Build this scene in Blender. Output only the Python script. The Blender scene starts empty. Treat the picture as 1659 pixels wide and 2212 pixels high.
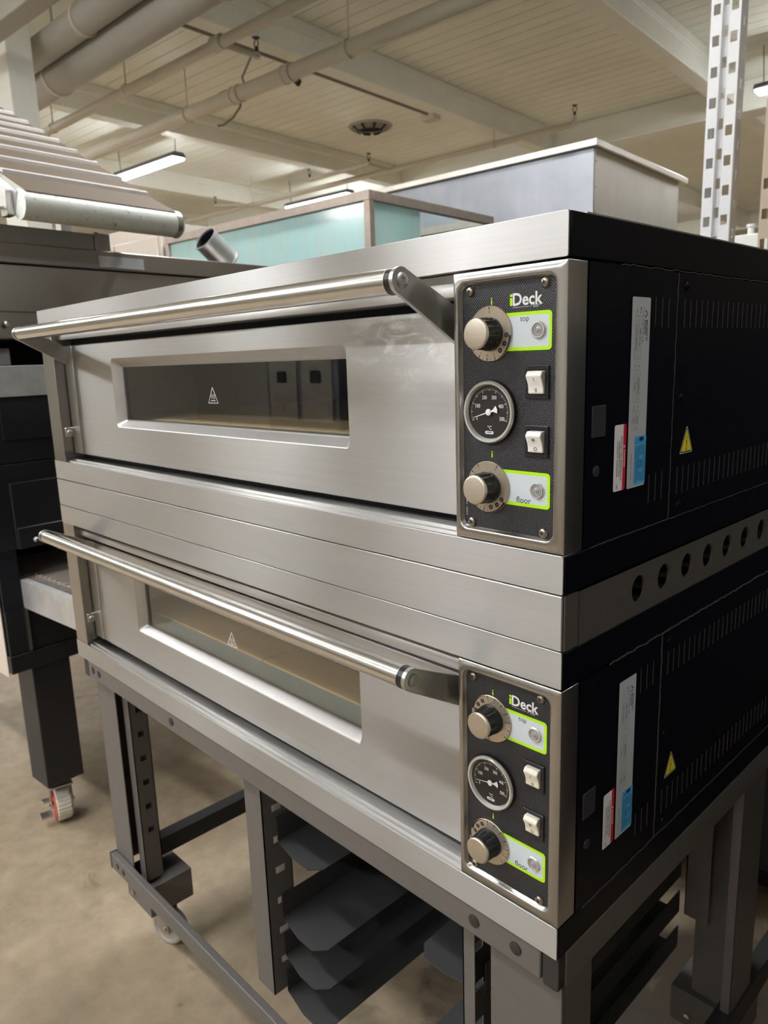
import bpy, math, random
from mathutils import Matrix, Vector
random.seed(7)
PI = math.pi
SC = bpy.context.scene
COL = SC.collection
ZO = 1.65                                    # the oven top stands 1.65 m above the floor
FO = Matrix.Translation((0, 0, ZO))          # frame of the deck oven
FB = FO @ Matrix.Rotation(math.radians(5), 4, 'Z')   # frame of the building and the machines behind
BASE = {}

# ------------------------------------------------------------------ geometry
_txt = {}
def text_geo(body, bold=0.0, shear=0.0):
    k = (body, bold, shear)
    if k in _txt: return _txt[k]
    c = bpy.data.curves.new('lettering', 'FONT')
    c.body = body; c.size = 1.0; c.align_x = 'CENTER'; c.align_y = 'CENTER'
    c.offset = bold; c.resolution_u = 3; c.shear = shear
    o = bpy.data.objects.new('lettering', c)
    m = bpy.data.meshes.new_from_object(o)
    vs = [v.co.copy() for v in m.vertices]; fs = [tuple(p.vertices) for p in m.polygons]
    bpy.data.objects.remove(o); bpy.data.curves.remove(c); bpy.data.meshes.remove(m)
    if vs:
        x0 = min(v.x for v in vs); x1 = max(v.x for v in vs); y0 = min(v.y for v in vs); y1 = max(v.y for v in vs)
    else: x0 = x1 = y0 = y1 = 0
    _txt[k] = (vs, fs, x0, x1, y0, y1)
    return _txt[k]

def rr(x0, x1, y0, y1, r, n=5):
    out = []
    for cx, cy, a0 in ((x1-r, y1-r, 0), (x0+r, y1-r, 90), (x0+r, y0+r, 180), (x1-r, y0+r, 270)):
        for i in range(n+1):
            a = math.radians(a0+90*i/n); out.append((cx+r*math.cos(a), cy+r*math.sin(a)))
    return out

class G:
    def __init__(s): s.v = []; s.f = []; s.m = []
    def add(s, vs, fs, mi=0):
        b = len(s.v); s.v += [Vector(p) for p in vs]
        for f in fs: s.f.append(tuple(b+i for i in f)); s.m.append(mi)
        return s
    def box(s, x0, x1, y0, y1, z0, z1, mi=0):
        vs = [(x, y, z) for x in (x0, x1) for y in (y0, y1) for z in (z0, z1)]
        return s.add(vs, [(0,1,3,2), (4,6,7,5), (0,4,5,1), (2,3,7,6), (0,2,6,4), (1,5,7,3)], mi)
    def loft(s, loops, mi=0, cap0=False, cap1=False, close=True):
        n = len(loops[0]); vs = [p for l in loops for p in l]; fs = []
        for k in range(len(loops)-1):
            for i in range(n if close else n-1):
                j = (i+1) % n; fs.append((k*n+i, k*n+j, (k+1)*n+j, (k+1)*n+i))
        if cap0: fs.append(tuple(reversed(range(n))))
        if cap1: fs.append(tuple((len(loops)-1)*n+i for i in range(n)))
        return s.add(vs, fs, mi)
    def prism(s, poly, f, t0, t1, mi=0):       # poly in 2D, f(u, v, t) -> 3D
        return s.loft([[f(u, v, t0) for u, v in poly], [f(u, v, t1) for u, v in poly]], mi, True, True)
    def rev(s, prof, o, ax, n=24, mi=0, cap0=False, cap1=False):   # prof: (r, t) about ax from o
        ax = Vector(ax).normalized(); o = Vector(o)
        a = ax.orthogonal().normalized(); b = ax.cross(a)
        return s.loft([[o+ax*t+(a*math.cos(2*PI*i/n)+b*math.sin(2*PI*i/n))*r for i in range(n)] for r, t in prof], mi, cap0, cap1)
    def cyl(s, p0, p1, r, n=16, mi=0, r1=None):
        d = Vector(p1)-Vector(p0)
        return s.rev([(r, 0), (r if r1 is None else r1, d.length)], p0, d, n, mi, True, True)
    def pipe(s, pts, r, n=10, mi=0):
        pts = [Vector(p) for p in pts]; loops = []
        ref = (pts[1]-pts[0]).orthogonal().normalized()
        for i, p in enumerate(pts):
            t = (pts[min(i+1, len(pts)-1)]-pts[max(i-1, 0)]).normalized()
            a = (ref-t*ref.dot(t)).normalized(); b = t.cross(a); ref = a
            loops.append([p+(a*math.cos(2*PI*k/n)+b*math.sin(2*PI*k/n))*r for k in range(n)])
        return s.loft(loops, mi, True, True)
    def poly(s, pts, mi=0): return s.add(pts, [tuple(range(len(pts)))], mi)
    def text(s, body, o, right, up, h=None, w=None, mi=0, bold=0.0, halign=0, shear=0.0, lift=0.0):
        vs, fs, x0, x1, y0, y1 = text_geo(body, bold, shear)
        if not vs: return s
        right = Vector(right).normalized(); up = Vector(up).normalized(); nrm = right.cross(up); o = Vector(o)
        sy = h/(y1-y0) if h else None
        sx = w/(x1-x0) if w else sy
        if sy is None: sy = sx
        cx = (x0+x1)/2 if halign == 0 else (x0 if halign < 0 else x1); cy = (y0+y1)/2
        return s.add([o+right*((v.x-cx)*sx)+up*((v.y-cy)*sy)+nrm*lift for v in vs], fs, mi)
    def rotz(s, c, phi):
        m = Matrix.Translation(c) @ Matrix.Rotation(phi, 4, 'Z') @ Matrix.Translation(-Vector(c)); s.v = [m @ p for p in s.v]; return s
    def build(s, name, mats, parent=None, frame=None, base=None, bevel=0, seg=2, angle=35, smooth=True):
        if parent is not None: base = BASE[parent.name]
        elif base is None:
            base = Vector((sum(p.x for p in s.v)/len(s.v), sum(p.y for p in s.v)/len(s.v), min(p.z for p in s.v)))
        base = Vector(base)
        me = bpy.data.meshes.new(name)
        me.from_pydata([tuple(p-base) for p in s.v], [], s.f)
        if not isinstance(mats, (list, tuple)): mats = [mats]
        for m in mats: me.materials.append(m)
        me.polygons.foreach_set('material_index', s.m)
        import bmesh
        bm = bmesh.new(); bm.from_mesh(me)
        bmesh.ops.recalc_face_normals(bm, faces=bm.faces)
        bm.to_mesh(me); bm.free()
        if smooth:
            me.polygons.foreach_set('use_smooth', [True]*len(me.polygons))
            me.set_sharp_from_angle(angle=math.radians(angle))
        me.update()
        o = bpy.data.objects.new(name, me); COL.objects.link(o)
        if parent is not None: o.parent = parent
        else: o.matrix_world = (frame or FO) @ Matrix.Translation(base)
        BASE[o.name] = base
        if bevel:
            b = o.modifiers.new('edge', 'BEVEL'); b.width = bevel; b.segments = seg; b.limit_method = 'ANGLE'; b.angle_limit = math.radians(40)
            b.harden_normals = False
        return o

def tag(o, label=None, cat=None, group=None, kind=None):
    if label: o['label'] = label
    if cat: o['category'] = cat
    if group: o['group'] = group
    if kind: o['kind'] = kind
    return o
def thing(name, label, cat, base, frame=FO, group=None):
    o = bpy.data.objects.new(name, None); COL.objects.link(o)
    o.matrix_world = frame @ Matrix.Translation(base); BASE[o.name] = Vector(base)
    o.empty_display_size = 0.1
    return tag(o, label, cat, group)
def box(*a, mi=0): return G().box(*a, mi=mi)

# ------------------------------------------------------------------ materials
class NT:
    def __init__(s, name):
        s.mat = bpy.data.materials.new(name); s.mat.use_nodes = True
        s.t = s.mat.node_tree; s.b = s.t.nodes['Principled BSDF']; s.out = s.t.nodes['Material Output']
    def n(s, typ, **kw):
        nd = s.t.nodes.new(typ)
        for k, v in kw.items(): setattr(nd, k, v)
        return nd
    def l(s, a, b): s.t.links.new(a, b)
    def val(s, sock, v):
        if hasattr(v, 'is_linked') or isinstance(v, bpy.types.NodeSocket): s.l(v, sock)
        else: sock.default_value = v
    def math(s, op, a, b=0.0, c=None):
        nd = s.n('ShaderNodeMath', operation=op); s.val(nd.inputs[0], a); s.val(nd.inputs[1], b)
        if c is not None: s.val(nd.inputs[2], c)
        return nd.outputs[0]
    def vec(s, op, a, b=(0, 0, 0)):
        nd = s.n('ShaderNodeVectorMath', operation=op); s.val(nd.inputs[0], a); s.val(nd.inputs[1], b)
        return nd.outputs['Value'] if op in ('LENGTH', 'DISTANCE', 'DOT_PRODUCT') else nd.outputs['Vector']
    def obj(s): return s.n('ShaderNodeTexCoord').outputs['Object']
    def noise(s, vec, scale, detail=3, rough=0.55, dist=0.0):
        nd = s.n('ShaderNodeTexNoise'); s.l(vec, nd.inputs['Vector'])
        nd.inputs['Scale'].default_value = scale; nd.inputs['Detail'].default_value = detail
        nd.inputs['Roughness'].default_value = rough; nd.inputs['Distortion'].default_value = dist
        return nd.outputs['Fac']
    def ramp(s, fac, stops):
        nd = s.n('ShaderNodeValToRGB'); s.l(fac, nd.inputs[0]); e = nd.color_ramp.elements
        while len(e) < len(stops): e.new(0.5)
        for i, (p, c) in enumerate(stops):
            e[i].position = p; e[i].color = (c, c, c, 1) if isinstance(c, (int, float)) else (*c, 1)
        return nd.outputs['Color']
    def mix(s, f, a, b):
        nd = s.n('ShaderNodeMix', data_type='RGBA'); s.val(nd.inputs[0], f)
        for sock, v in ((nd.inputs[6], a), (nd.inputs[7], b)):
            if isinstance(v, tuple): sock.default_value = (*v, 1)
            else: s.l(v, sock)
        return nd.outputs[2]
    def bump(s, h, strength=0.1, dist=0.001):
        nd = s.n('ShaderNodeBump'); s.l(h, nd.inputs['Height']); nd.inputs['Strength'].default_value = strength
        nd.inputs['Distance'].default_value = dist; s.l(nd.outputs['Normal'], s.b.inputs['Normal'])
    def set(s, **kw):
        for k, v in kw.items():
            sock = s.b.inputs[k.replace('_', ' ')]
            if isinstance(v, tuple) and len(v) == 3 and sock.type == 'RGBA': v = (*v, 1)
            s.val(sock, v)
        return s

def simple(name, col, rough=0.5, metal=0.0, spec=0.5, var=0.0, vs=30, bump=0.0, bs=400, **kw):
    m = NT(name); m.set(Roughness=rough, Metallic=metal, Specular_IOR_Level=spec, **kw)
    if col[2] > col[0] and max(col) < 0.01: m.set(Specular_Tint=(0.75, 0.82, 1.0, 1.0))
    if var or bump:
        c = m.obj()
        if var:
            f = m.noise(c, vs, 4, 0.6)
            m.val(m.b.inputs['Base Color'], m.mix(f, tuple(x*(1-var) for x in col), tuple(min(1, x*(1+var)) for x in col)))
        else: m.set(Base_Color=col)
        if bump: m.bump(m.noise(c, bs, 2), bump, 0.0006)
    else: m.set(Base_Color=col)
    return m.mat

def steel(name, col, rough=0.3, grain=(4, 300, 300), tan=(0.05, 0.25, 1), aniso=0.99, smudge=0.25, scuff=None, bump=0.05):
    m = NT(name); c = m.obj()
    g = m.vec('MULTIPLY', c, grain)
    f = m.noise(g, 1.0, 3, 0.7)
    sm = m.noise(c, 6.0, 5, 0.62, 0.6)
    smr = m.ramp(sm, [(0.35, 0.0), (0.75, 1.0)])
    base = m.mix(f, tuple(x*0.9 for x in col), tuple(min(1, x*1.08) for x in col))
    r = m.math('ADD', m.math('MULTIPLY_ADD', f, 0.05, rough-0.025), m.math('MULTIPLY', smr, smudge*0.2))
    if scuff:
        (sx, sy, sz), rad = scuff
        q = m.vec('MULTIPLY', m.vec('SUBTRACT', c, (sx, sy, sz)), (1.0, 1.0, 1.6))
        d = m.vec('LENGTH', q)
        fall = m.ramp(m.math('DIVIDE', d, rad), [(0.15, 1.0), (1.0, 0.0)])
        w = m.n('ShaderNodeTexNoise'); m.l(m.vec('MULTIPLY', c, (9, 1, 26)), w.inputs['Vector'])
        w.inputs['Scale'].default_value = 1.6; w.inputs['Detail'].default_value = 6; w.inputs['Roughness'].default_value = 0.7; w.inputs['Distortion'].default_value = 2.2
        k = m.math('MULTIPLY', m.ramp(w.outputs['Fac'], [(0.50, 0.0), (0.66, 1.0)]), fall)
        k = m.math('MULTIPLY', k, 0.55)
        base = m.mix(k, base, (0.93, 0.92, 0.90))
        r = m.math('ADD', r, m.math('MULTIPLY', k, 0.35))
        m.val(m.b.inputs['Metallic'], m.math('SUBTRACT', 1.0, m.math('MULTIPLY', k, 0.9)))
    else: m.set(Metallic=1.0)
    m.val(m.b.inputs['Base Color'], base); m.val(m.b.inputs['Roughness'], r)
    if aniso:
        m.set(Anisotropic=aniso)
        t = m.n('ShaderNodeCombineXYZ')
        for i in range(3): t.inputs[i].default_value = tan[i]
        m.l(t.outputs[0], m.b.inputs['Tangent'])
    if bump and not aniso: m.bump(f, bump, 0.0004)
    return m.mat

def emit(name, col, strength):
    m = NT(name); m.set(Base_Color=(0.9, 0.9, 0.9), Emission_Color=col, Emission_Strength=strength, Roughness=0.4); return m.mat

SCOL = (0.465, 0.46, 0.45)
M = {}
M['steel'] = steel('brushed_steel', SCOL, 0.335)
M['steel_door'] = steel('brushed_steel_door', SCOL, 0.335, scuff=((0.455, 0.02, 0.285), 0.14))
M['steel_shaded'] = simple('shaded_steel_side', (0.13, 0.118, 0.103), 0.42, metal=0.35, var=0.08, vs=40)  # same steel as the front plate, its shade put into a darker colour
M['steel_vert'] = steel('brushed_steel_vertical', SCOL, 0.28, grain=(300, 300, 4), tan=(1, 1, 0.02), aniso=0.8)
M['steel_plain'] = steel('satin_steel', (0.60, 0.59, 0.575), 0.33, grain=(60, 60, 60), aniso=0, smudge=0.05)
M['bright'] = simple('bright_turned_steel', (0.80, 0.79, 0.77), 0.26, metal=0.65)
M['screw'] = steel('dull_screw', (0.34, 0.30, 0.25), 0.30, grain=(60, 60, 60), aniso=0)
M['pressed'] = steel('pressed_rim_steel', (0.46, 0.45, 0.44), 0.42, grain=(80, 80, 80), aniso=0)
M['chrome'] = steel('polished_tube', (0.66, 0.65, 0.62), 0.20, grain=(500, 3, 3), tan=(0, 1, 0), aniso=0, smudge=0.2, bump=0.02)
M['black'] = simple('black_powder_coat', (0.0032, 0.0036, 0.0062), 0.36, spec=0.16, bump=0.06, bs=900)
M['black_gloss'] = simple('black_plastic', (0.016, 0.016, 0.018), 0.3)
M['charcoal'] = simple('charcoal_plug', (0.035, 0.035, 0.04), 0.5)
M['gasket'] = simple('black_gasket', (0.006, 0.006, 0.008), 0.7)
M['sealant'] = simple('old_grey_sealant', (0.08, 0.075, 0.07), 0.35, var=0.7, vs=160)
M['slot'] = simple('lit_louvre_edge', (0.10, 0.095, 0.09), 0.35, metal=0.5)  # paler ribs stand for louvre edges catching light
M['grey_coat'] = simple('grey_stand_coat', (0.16, 0.148, 0.14), 0.45, metal=0.2, bump=0.12, bs=1400, var=0.12, vs=60)
M['dark_coat'] = simple('dark_stand_coat', (0.035, 0.034, 0.034), 0.5, metal=0.1, bump=0.15, bs=1200, var=0.2, vs=300)
M['runner'] = simple('runner_coat', (0.06, 0.06, 0.062), 0.5, metal=0.1, bump=0.15, bs=1200, var=0.2, vs=400)
M['white_ink'] = simple('white_ink', (0.85, 0.85, 0.85), 0.5)
M['black_ink'] = simple('black_ink', (0.01, 0.01, 0.012), 0.5)
M['green_ink'] = simple('lime_ink', (0.50, 0.95, 0.0), 0.45)
M['pale_blue'] = simple('pale_blue_label', (0.66, 0.74, 0.80), 0.4)
M['red_ink'] = simple('red_ink', (0.80, 0.012, 0.04), 0.45)
M['sky_blue'] = simple('bright_blue_sticker', (0.10, 0.52, 0.92), 0.45)
M['navy_ink'] = simple('navy_ink', (0.01, 0.05, 0.18), 0.45)
M['plate_grey'] = simple('silver_sticker', (0.66, 0.69, 0.73), 0.4, metal=0.2)
M['yellow'] = simple('warning_yellow', (0.95, 0.80, 0.03), 0.4)
M['label_white'] = simple('white_sticker', (0.95, 0.95, 0.95), 0.4)
M['knob_face'] = steel('knob_face', (0.66, 0.60, 0.50), 0.42, grain=(9, 300, 400), aniso=0, smudge=0.5)
M['dial_disc'] = simple('champagne_dial', (0.60, 0.53, 0.42), 0.34, metal=0.75, var=0.12, vs=90)
M['rocker'] = simple('white_rocker', (0.88, 0.86, 0.82), 0.25)
M['rocker_used'] = simple('stained_rocker', (0.86, 0.80, 0.68), 0.28, var=0.12, vs=220)
M['gauge_face'] = simple('black_dial_face', (0.015, 0.014, 0.013), 0.45)
M['lens'] = simple('clear_lens', (0.36, 0.36, 0.37), 0.12, spec=0.6, var=0.3, vs=900)
M['stone'] = simple('baking_stone', (0.60, 0.42, 0.23), 0.85, var=0.12, vs=250, bump=0.2, bs=500)
M['chamber'] = simple('chamber_steel', (0.26, 0.25, 0.23), 0.5, metal=0.4, var=0.25, vs=8)
M['ledge'] = simple('chamber_ledge', (0.40, 0.43, 0.41), 0.4, metal=0.3)
def glass(name, tint, rough=0.0, ior=1.5):
    m = NT(name)
    tr = m.n('ShaderNodeBsdfTransparent'); tr.inputs[0].default_value = (*tint, 1)
    gl = m.n('ShaderNodeBsdfGlossy'); gl.inputs[0].default_value = (0.95, 0.97, 1, 1); gl.inputs['Roughness'].default_value = rough
    fr0 = m.n('ShaderNodeFresnel'); fr0.inputs[0].default_value = ior; ge = m.n('ShaderNodeNewGeometry')
    fr = m.n('ShaderNodeMath', operation='MULTIPLY'); m.l(fr0.outputs[0], fr.inputs[0]); m.l(m.math('SUBTRACT', 1.0, ge.outputs['Backfacing']), fr.inputs[1])
    mx = m.n('ShaderNodeMixShader'); m.l(fr.outputs[0], mx.inputs[0]); m.l(tr.outputs[0], mx.inputs[1]); m.l(gl.outputs[0], mx.inputs[2])
    m.l(mx.outputs[0], m.out.inputs['Surface']); return m.mat
M['glass'] = glass('door_glass', (0.90, 0.91, 0.89), ior=1.9)
M['clear_glass'] = glass('case_glass', (0.90, 0.96, 0.96))
# black overlay with a printed grid of raised dimples
def overlay_mat():
    m = NT('dimpled_black_overlay'); c = m.obj()
    px, pz = 0.0031, 0.0033
    def lattice(off):
        q = m.vec('DIVIDE', m.vec('ADD', c, (off[0], 0, off[1])), (px, 1, pz))
        q = m.vec('SUBTRACT', m.vec('FRACTION', q), (0.5, 0.5, 0.5))
        return m.vec('LENGTH', m.vec('MULTIPLY', q, (px, 0, pz)))
    d = m.math('MINIMUM', lattice((10, 10)), lattice((10+px/2, 10+pz/2)))
    t = m.math('DIVIDE', d, 0.0012)
    m.val(m.b.inputs['Base Color'], m.ramp(t, [(0.45, (0.005, 0.005, 0.007)), (0.78, (0.052, 0.052, 0.060)), (1.0, (0.022, 0.022, 0.027))]))
    m.bump(m.ramp(t, [(0.3, 0.0), (0.85, 1.0)]), 0.5, 0.0006)
    m.set(Roughness=0.42); return m.mat
M['overlay'] = overlay_mat()
# building
def concrete():
    m = NT('stained_concrete'); c = m.obj()
    a = m.noise(c, 1.3, 6, 0.6, 0.4); b = m.noise(c, 14, 5, 0.65); g = m.noise(c, 260, 2, 0.5)
    col = m.ramp(a, [(0.30, (0.22, 0.165, 0.108)), (0.5, (0.345, 0.265, 0.178)), (0.72, (0.45, 0.358, 0.25))])
    col = m.mix(m.ramp(b, [(0.35, 0.0), (0.7, 0.35)]), col, (0.11, 0.078, 0.05))
    spots = m.ramp(m.noise(c, 5.5, 3, 0.5, 1.2), [(0.70, 0.0), (0.76, 0.55)])
    col = m.mix(spots, col, (0.10, 0.072, 0.05))
    col = m.mix(m.ramp(g, [(0.60, 0.0), (0.72, 0.35)]), col, (0.42, 0.35, 0.27))
    d = m.vec('LENGTH', m.vec('SUBTRACT', c, (-0.05, 0.72, 0.0)))  # dark patch near the right casters: glossy stain plus painted shade
    oil_shade = m.ramp(m.math('ADD', d, m.math('MULTIPLY_ADD', m.noise(c, 3.5, 5, 0.65, 0.8), 1.1, -0.55)), [(0.40, 0.85), (0.62, 0.0)])
    col = m.mix(oil_shade, col, (0.045, 0.033, 0.024))
    m.val(m.b.inputs['Base Color'], col)
    m.val(m.b.inputs['Roughness'], m.math('SUBTRACT', m.math('MULTIPLY_ADD', b, 0.3, 0.42), m.math('MULTIPLY', oil_shade, 0.18))); m.bump(m.noise(c, 60, 4), 0.15, 0.002)
    return m.mat
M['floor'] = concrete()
def paint(name, col, var=0.07):
    m = NT(name); c = m.obj(); f = m.noise(c, 2.2, 5, 0.6); g = m.noise(m.vec('MULTIPLY', c, (3, 40, 40)), 1.0, 4, 0.6)
    k = m.math('ADD', m.math('MULTIPLY', f, 0.6), m.math('MULTIPLY', g, 0.4))
    m.val(m.b.inputs['Base Color'], m.mix(m.ramp(k, [(0.3, 0.0), (0.7, 1.0)]), tuple(x*(1-var*2) for x in col), col)); m.set(Roughness=0.55)
    m.bump(g, 0.1, 0.002); return m.mat
PCOL = (0.83, 0.845, 0.765)
M['paint'] = paint('cream_ceiling_paint', PCOL)
M['beam_paint'] = paint('cream_beam_paint', (0.85, 0.855, 0.785))
M['void'] = simple('dark_void', (0.012, 0.010, 0.008), 0.9)
M['pipe_paint'] = paint('cream_pipe_paint', (0.60, 0.56, 0.47))
M['duct_paint'] = paint('grey_duct_paint', (0.42, 0.40, 0.36))
M['wall_paint'] = paint('cream_wall_paint', (0.78, 0.76, 0.68))
M['conduit'] = simple('grey_conduit', (0.22, 0.20, 0.17), 0.5)
M['dark_metal'] = simple('dark_fitting', (0.05, 0.045, 0.04), 0.4, metal=0.4)
M['led'] = emit('led_panel', (0.97, 0.99, 1.0), 30.0)
M['housing'] = simple('lamp_housing', (0.10, 0.10, 0.11), 0.45)
# machines behind
M['oven_steel'] = steel('worn_dark_steel', (0.36, 0.33, 0.30), 0.34, grain=(300, 300, 5), tan=(0.3, 0.2, 1), aniso=0.5, smudge=0.7)
M['galvanised'] = simple('mottled_galvanised', (0.56, 0.56, 0.56), 0.40, metal=0.45, var=0.30, vs=18)
M['dark_oven'] = simple('dark_oven_panel', (0.030, 0.031, 0.036), 0.38, metal=0.3, var=0.25, vs=5)
M['wire'] = simple('wire_belt', (0.60, 0.52, 0.46), 0.4, metal=0.4)
M['belt'] = simple('tan_belt', (0.125, 0.090, 0.058), 0.7, var=0.12, vs=14)
M['cleat'] = simple('white_cleat', (0.62, 0.59, 0.58), 0.5, var=0.08, vs=30)
def roller_mat():
    m = NT('greenish_worn_roller'); c = m.obj(); f = m.noise(c, 26, 5, 0.65)
    col = m.mix(f, (0.68, 0.74, 0.70), (0.88, 0.90, 0.84))
    col = m.mix(m.ramp(m.noise(c, 70, 4, 0.7), [(0.60, 0.0), (0.70, 0.75)]), col, (0.13, 0.085, 0.05))
    m.val(m.b.inputs['Base Color'], col); m.set(Roughness=0.45); return m.mat
M['roller'] = roller_mat()
M['cream_panel'] = simple('cream_panel', (0.72, 0.64, 0.56), 0.45, var=0.04, vs=8)
M['rusty'] = simple('rust_tinted_frame', (0.40, 0.33, 0.28), 0.45, metal=0.4, var=0.25, vs=20)
def film_mat():
    m = NT('turquoise_film_on_glass'); c = m.obj()
    f = m.noise(m.vec('MULTIPLY', c, (14, 14, 3.2)), 1.0, 6, 0.65, 0.6)
    col = m.mix(m.ramp(f, [(0.3, 0.0), (0.7, 1.0)]), (0.55, 0.86, 0.86), (0.82, 0.97, 0.95))
    df = m.n('ShaderNodeBsdfDiffuse'); tl = m.n('ShaderNodeBsdfTranslucent'); gl = m.n('ShaderNodeBsdfGlossy'); gl.inputs['Roughness'].default_value = 0.1
    for q in (df, tl): m.l(col, q.inputs[0])
    mx = m.n('ShaderNodeMixShader'); mx.inputs[0].default_value = 0.25; m.l(df.outputs[0], mx.inputs[1]); m.l(tl.outputs[0], mx.inputs[2])
    fr = m.n('ShaderNodeFresnel'); tp = m.n('ShaderNodeBsdfTransparent'); m.l(col, tp.inputs[0]); m3 = m.n('ShaderNodeMixShader'); mm = m.ramp(f, [(0.35, 0.05), (0.7, 0.25)]); m.l(mm, m3.inputs[0]); m.l(mx.outputs[0], m3.inputs[1]); m.l(tp.outputs[0], m3.inputs[2]); m2 = m.n('ShaderNodeMixShader'); m2.inputs[0].default_value = 0.05; m.l(m3.outputs[0], m2.inputs[1]); m.l(gl.outputs[0], m2.inputs[2])
    m.l(m2.outputs[0], m.out.inputs['Surface'])
    return m.mat
M['film'] = film_mat()
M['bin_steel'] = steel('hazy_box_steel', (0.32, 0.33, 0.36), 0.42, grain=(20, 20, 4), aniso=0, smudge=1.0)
M['bin_steel_bright'] = steel('bright_box_steel', (0.70, 0.66, 0.60), 0.36, grain=(20, 20, 4), aniso=0, smudge=1.0)  # paler copy of the box steel; carries the light on its side
M['rack_white'] = simple('white_rack_paint', (0.88, 0.88, 0.90), 0.42, var=0.06, vs=40)
M['rack_beige'] = simple('beige_rack_paint', (0.60, 0.48, 0.36), 0.5, var=0.06, vs=40)
M['white_panel'] = simple('white_enamel', (0.80, 0.79, 0.75), 0.4)
M['tread'] = simple('white_tread', (0.72, 0.68, 0.60), 0.6, var=0.1, vs=60)
M['red_wheel'] = simple('red_wheel_rim', (0.62, 0.12, 0.09), 0.5)
M['wheel_grey'] = simple('grey_wheel', (0.42, 0.40, 0.37), 0.5)
M['zinc'] = steel('zinc_plate', (0.52, 0.50, 0.47), 0.32, grain=(50, 50, 50), aniso=0)
M['red_post'] = simple('red_post_paint', (0.35, 0.04, 0.035), 0.5)

# ------------------------------------------------------------------ deck ovens
W, D = 1.39, 0.86
def arc_text(g, s, c, ang, r, h, mi, y, bold=0.0):     # characters standing outward at clockwise angle ang
    a = math.radians(ang); out = Vector((math.sin(a), 0, math.cos(a)))
    right = Vector((math.cos(a), 0, -math.sin(a)))
    g.text(s, Vector((c[0], y, c[1]))+out*r, right, out, h=h, mi=mi, bold=bold)

def knob(deck, cx, cz, zero, word):
    yb = 0.0055
    g = G().rev([(0.0290, 0.0), (0.0290, 0.0014), (0.0286, 0.0018)], (cx, yb, cz), (0, -1, 0), 56, 0, True, True)
    yt = yb-0.0018-0.00012
    c = (cx, cz)
    for k in range(11):
        ang = zero-(0 if k == 0 else 58+(k-1)*23)
        a = math.radians(ang); out = Vector((math.sin(a), 0, math.cos(a))); rt = Vector((math.cos(a), 0, -math.sin(a)))
        p = Vector((cx, yt, cz))
        if k < 8:
            w = 0.00055
            g.poly([p+out*0.0252+rt*w, p+out*0.0252-rt*w, p+out*0.0284-rt*w, p+out*0.0284+rt*w], 1)
            arc_text(g, str(k), c, ang, 0.0230, 0.0026, 1, yt)
        else:
            q = p+out*0.0228
            g.poly([q+out*(0.0027*math.cos(2*PI*i/18))+rt*(0.0027*math.sin(2*PI*i/18)) for i in range(18)], 1)
            arc_text(g, str(k), c, ang, 0.0228, 0.0024, 0, yt-0.0001)
        if 1 <= k < 8:
            a2 = math.radians(ang-11.5); o2 = Vector((math.sin(a2), 0, math.cos(a2))); r2 = Vector((math.cos(a2), 0, -math.sin(a2)))
            g.poly([p+o2*0.0258+r2*0.0002, p+o2*0.0258-r2*0.0002, p+o2*0.0282-r2*0.0002, p+o2*0.0282+r2*0.0002], 1)
    a0, a1 = zero-265, zero-265+62
    lo, hi = [], []
    for i in range(25):
        a = math.radians(a0+(a1-a0)*i/24); w = 0.0026*(1-i/24)+0.0002
        lo.append(Vector((cx+math.sin(a)*(0.0288-w), yt, cz+math.cos(a)*(0.0288-w)))); hi.append(Vector((cx+math.sin(a)*0.0288, yt, cz+math.cos(a)*0.0288)))
    g.loft([lo, hi], 1, close=False)
    disc = g.build('dial_disc', [M['dial_disc'], M['black_ink']], deck)
    k = G()
    n = 96; prof = []
    def ring(r, y, flute=0):
        out = []
        for i in range(n):
            a = 2*PI*i/n; rr_ = r-(flute if (i % 8) in (0, 1) else 0)
            out.append((cx+rr_*math.sin(a), y, cz+rr_*math.cos(a)))
        return out
    k.loft([ring(0.0180, yt), ring(0.0180, yt-0.003), ring(0.0176, yt-0.0045), ring(0.0172, yt-0.005, 0.0012), ring(0.0166, yt-0.017, 0.0010), ring(0.0162, yt-0.0175), ring(0.0160, yt-0.021)], 0, False, True)
    kb = k.build('knob', M['black_gloss'], deck, angle=50)
    yk = yt-0.021
    G().rev([(0.0160, 0), (0.0161, 0.0022), (0.0150, 0.0034), (0.0138, 0.0037)], (cx, yk, cz), (0, -1, 0), 48, 0, False, True).build('knob_cap', M['knob_face'], kb)

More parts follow.
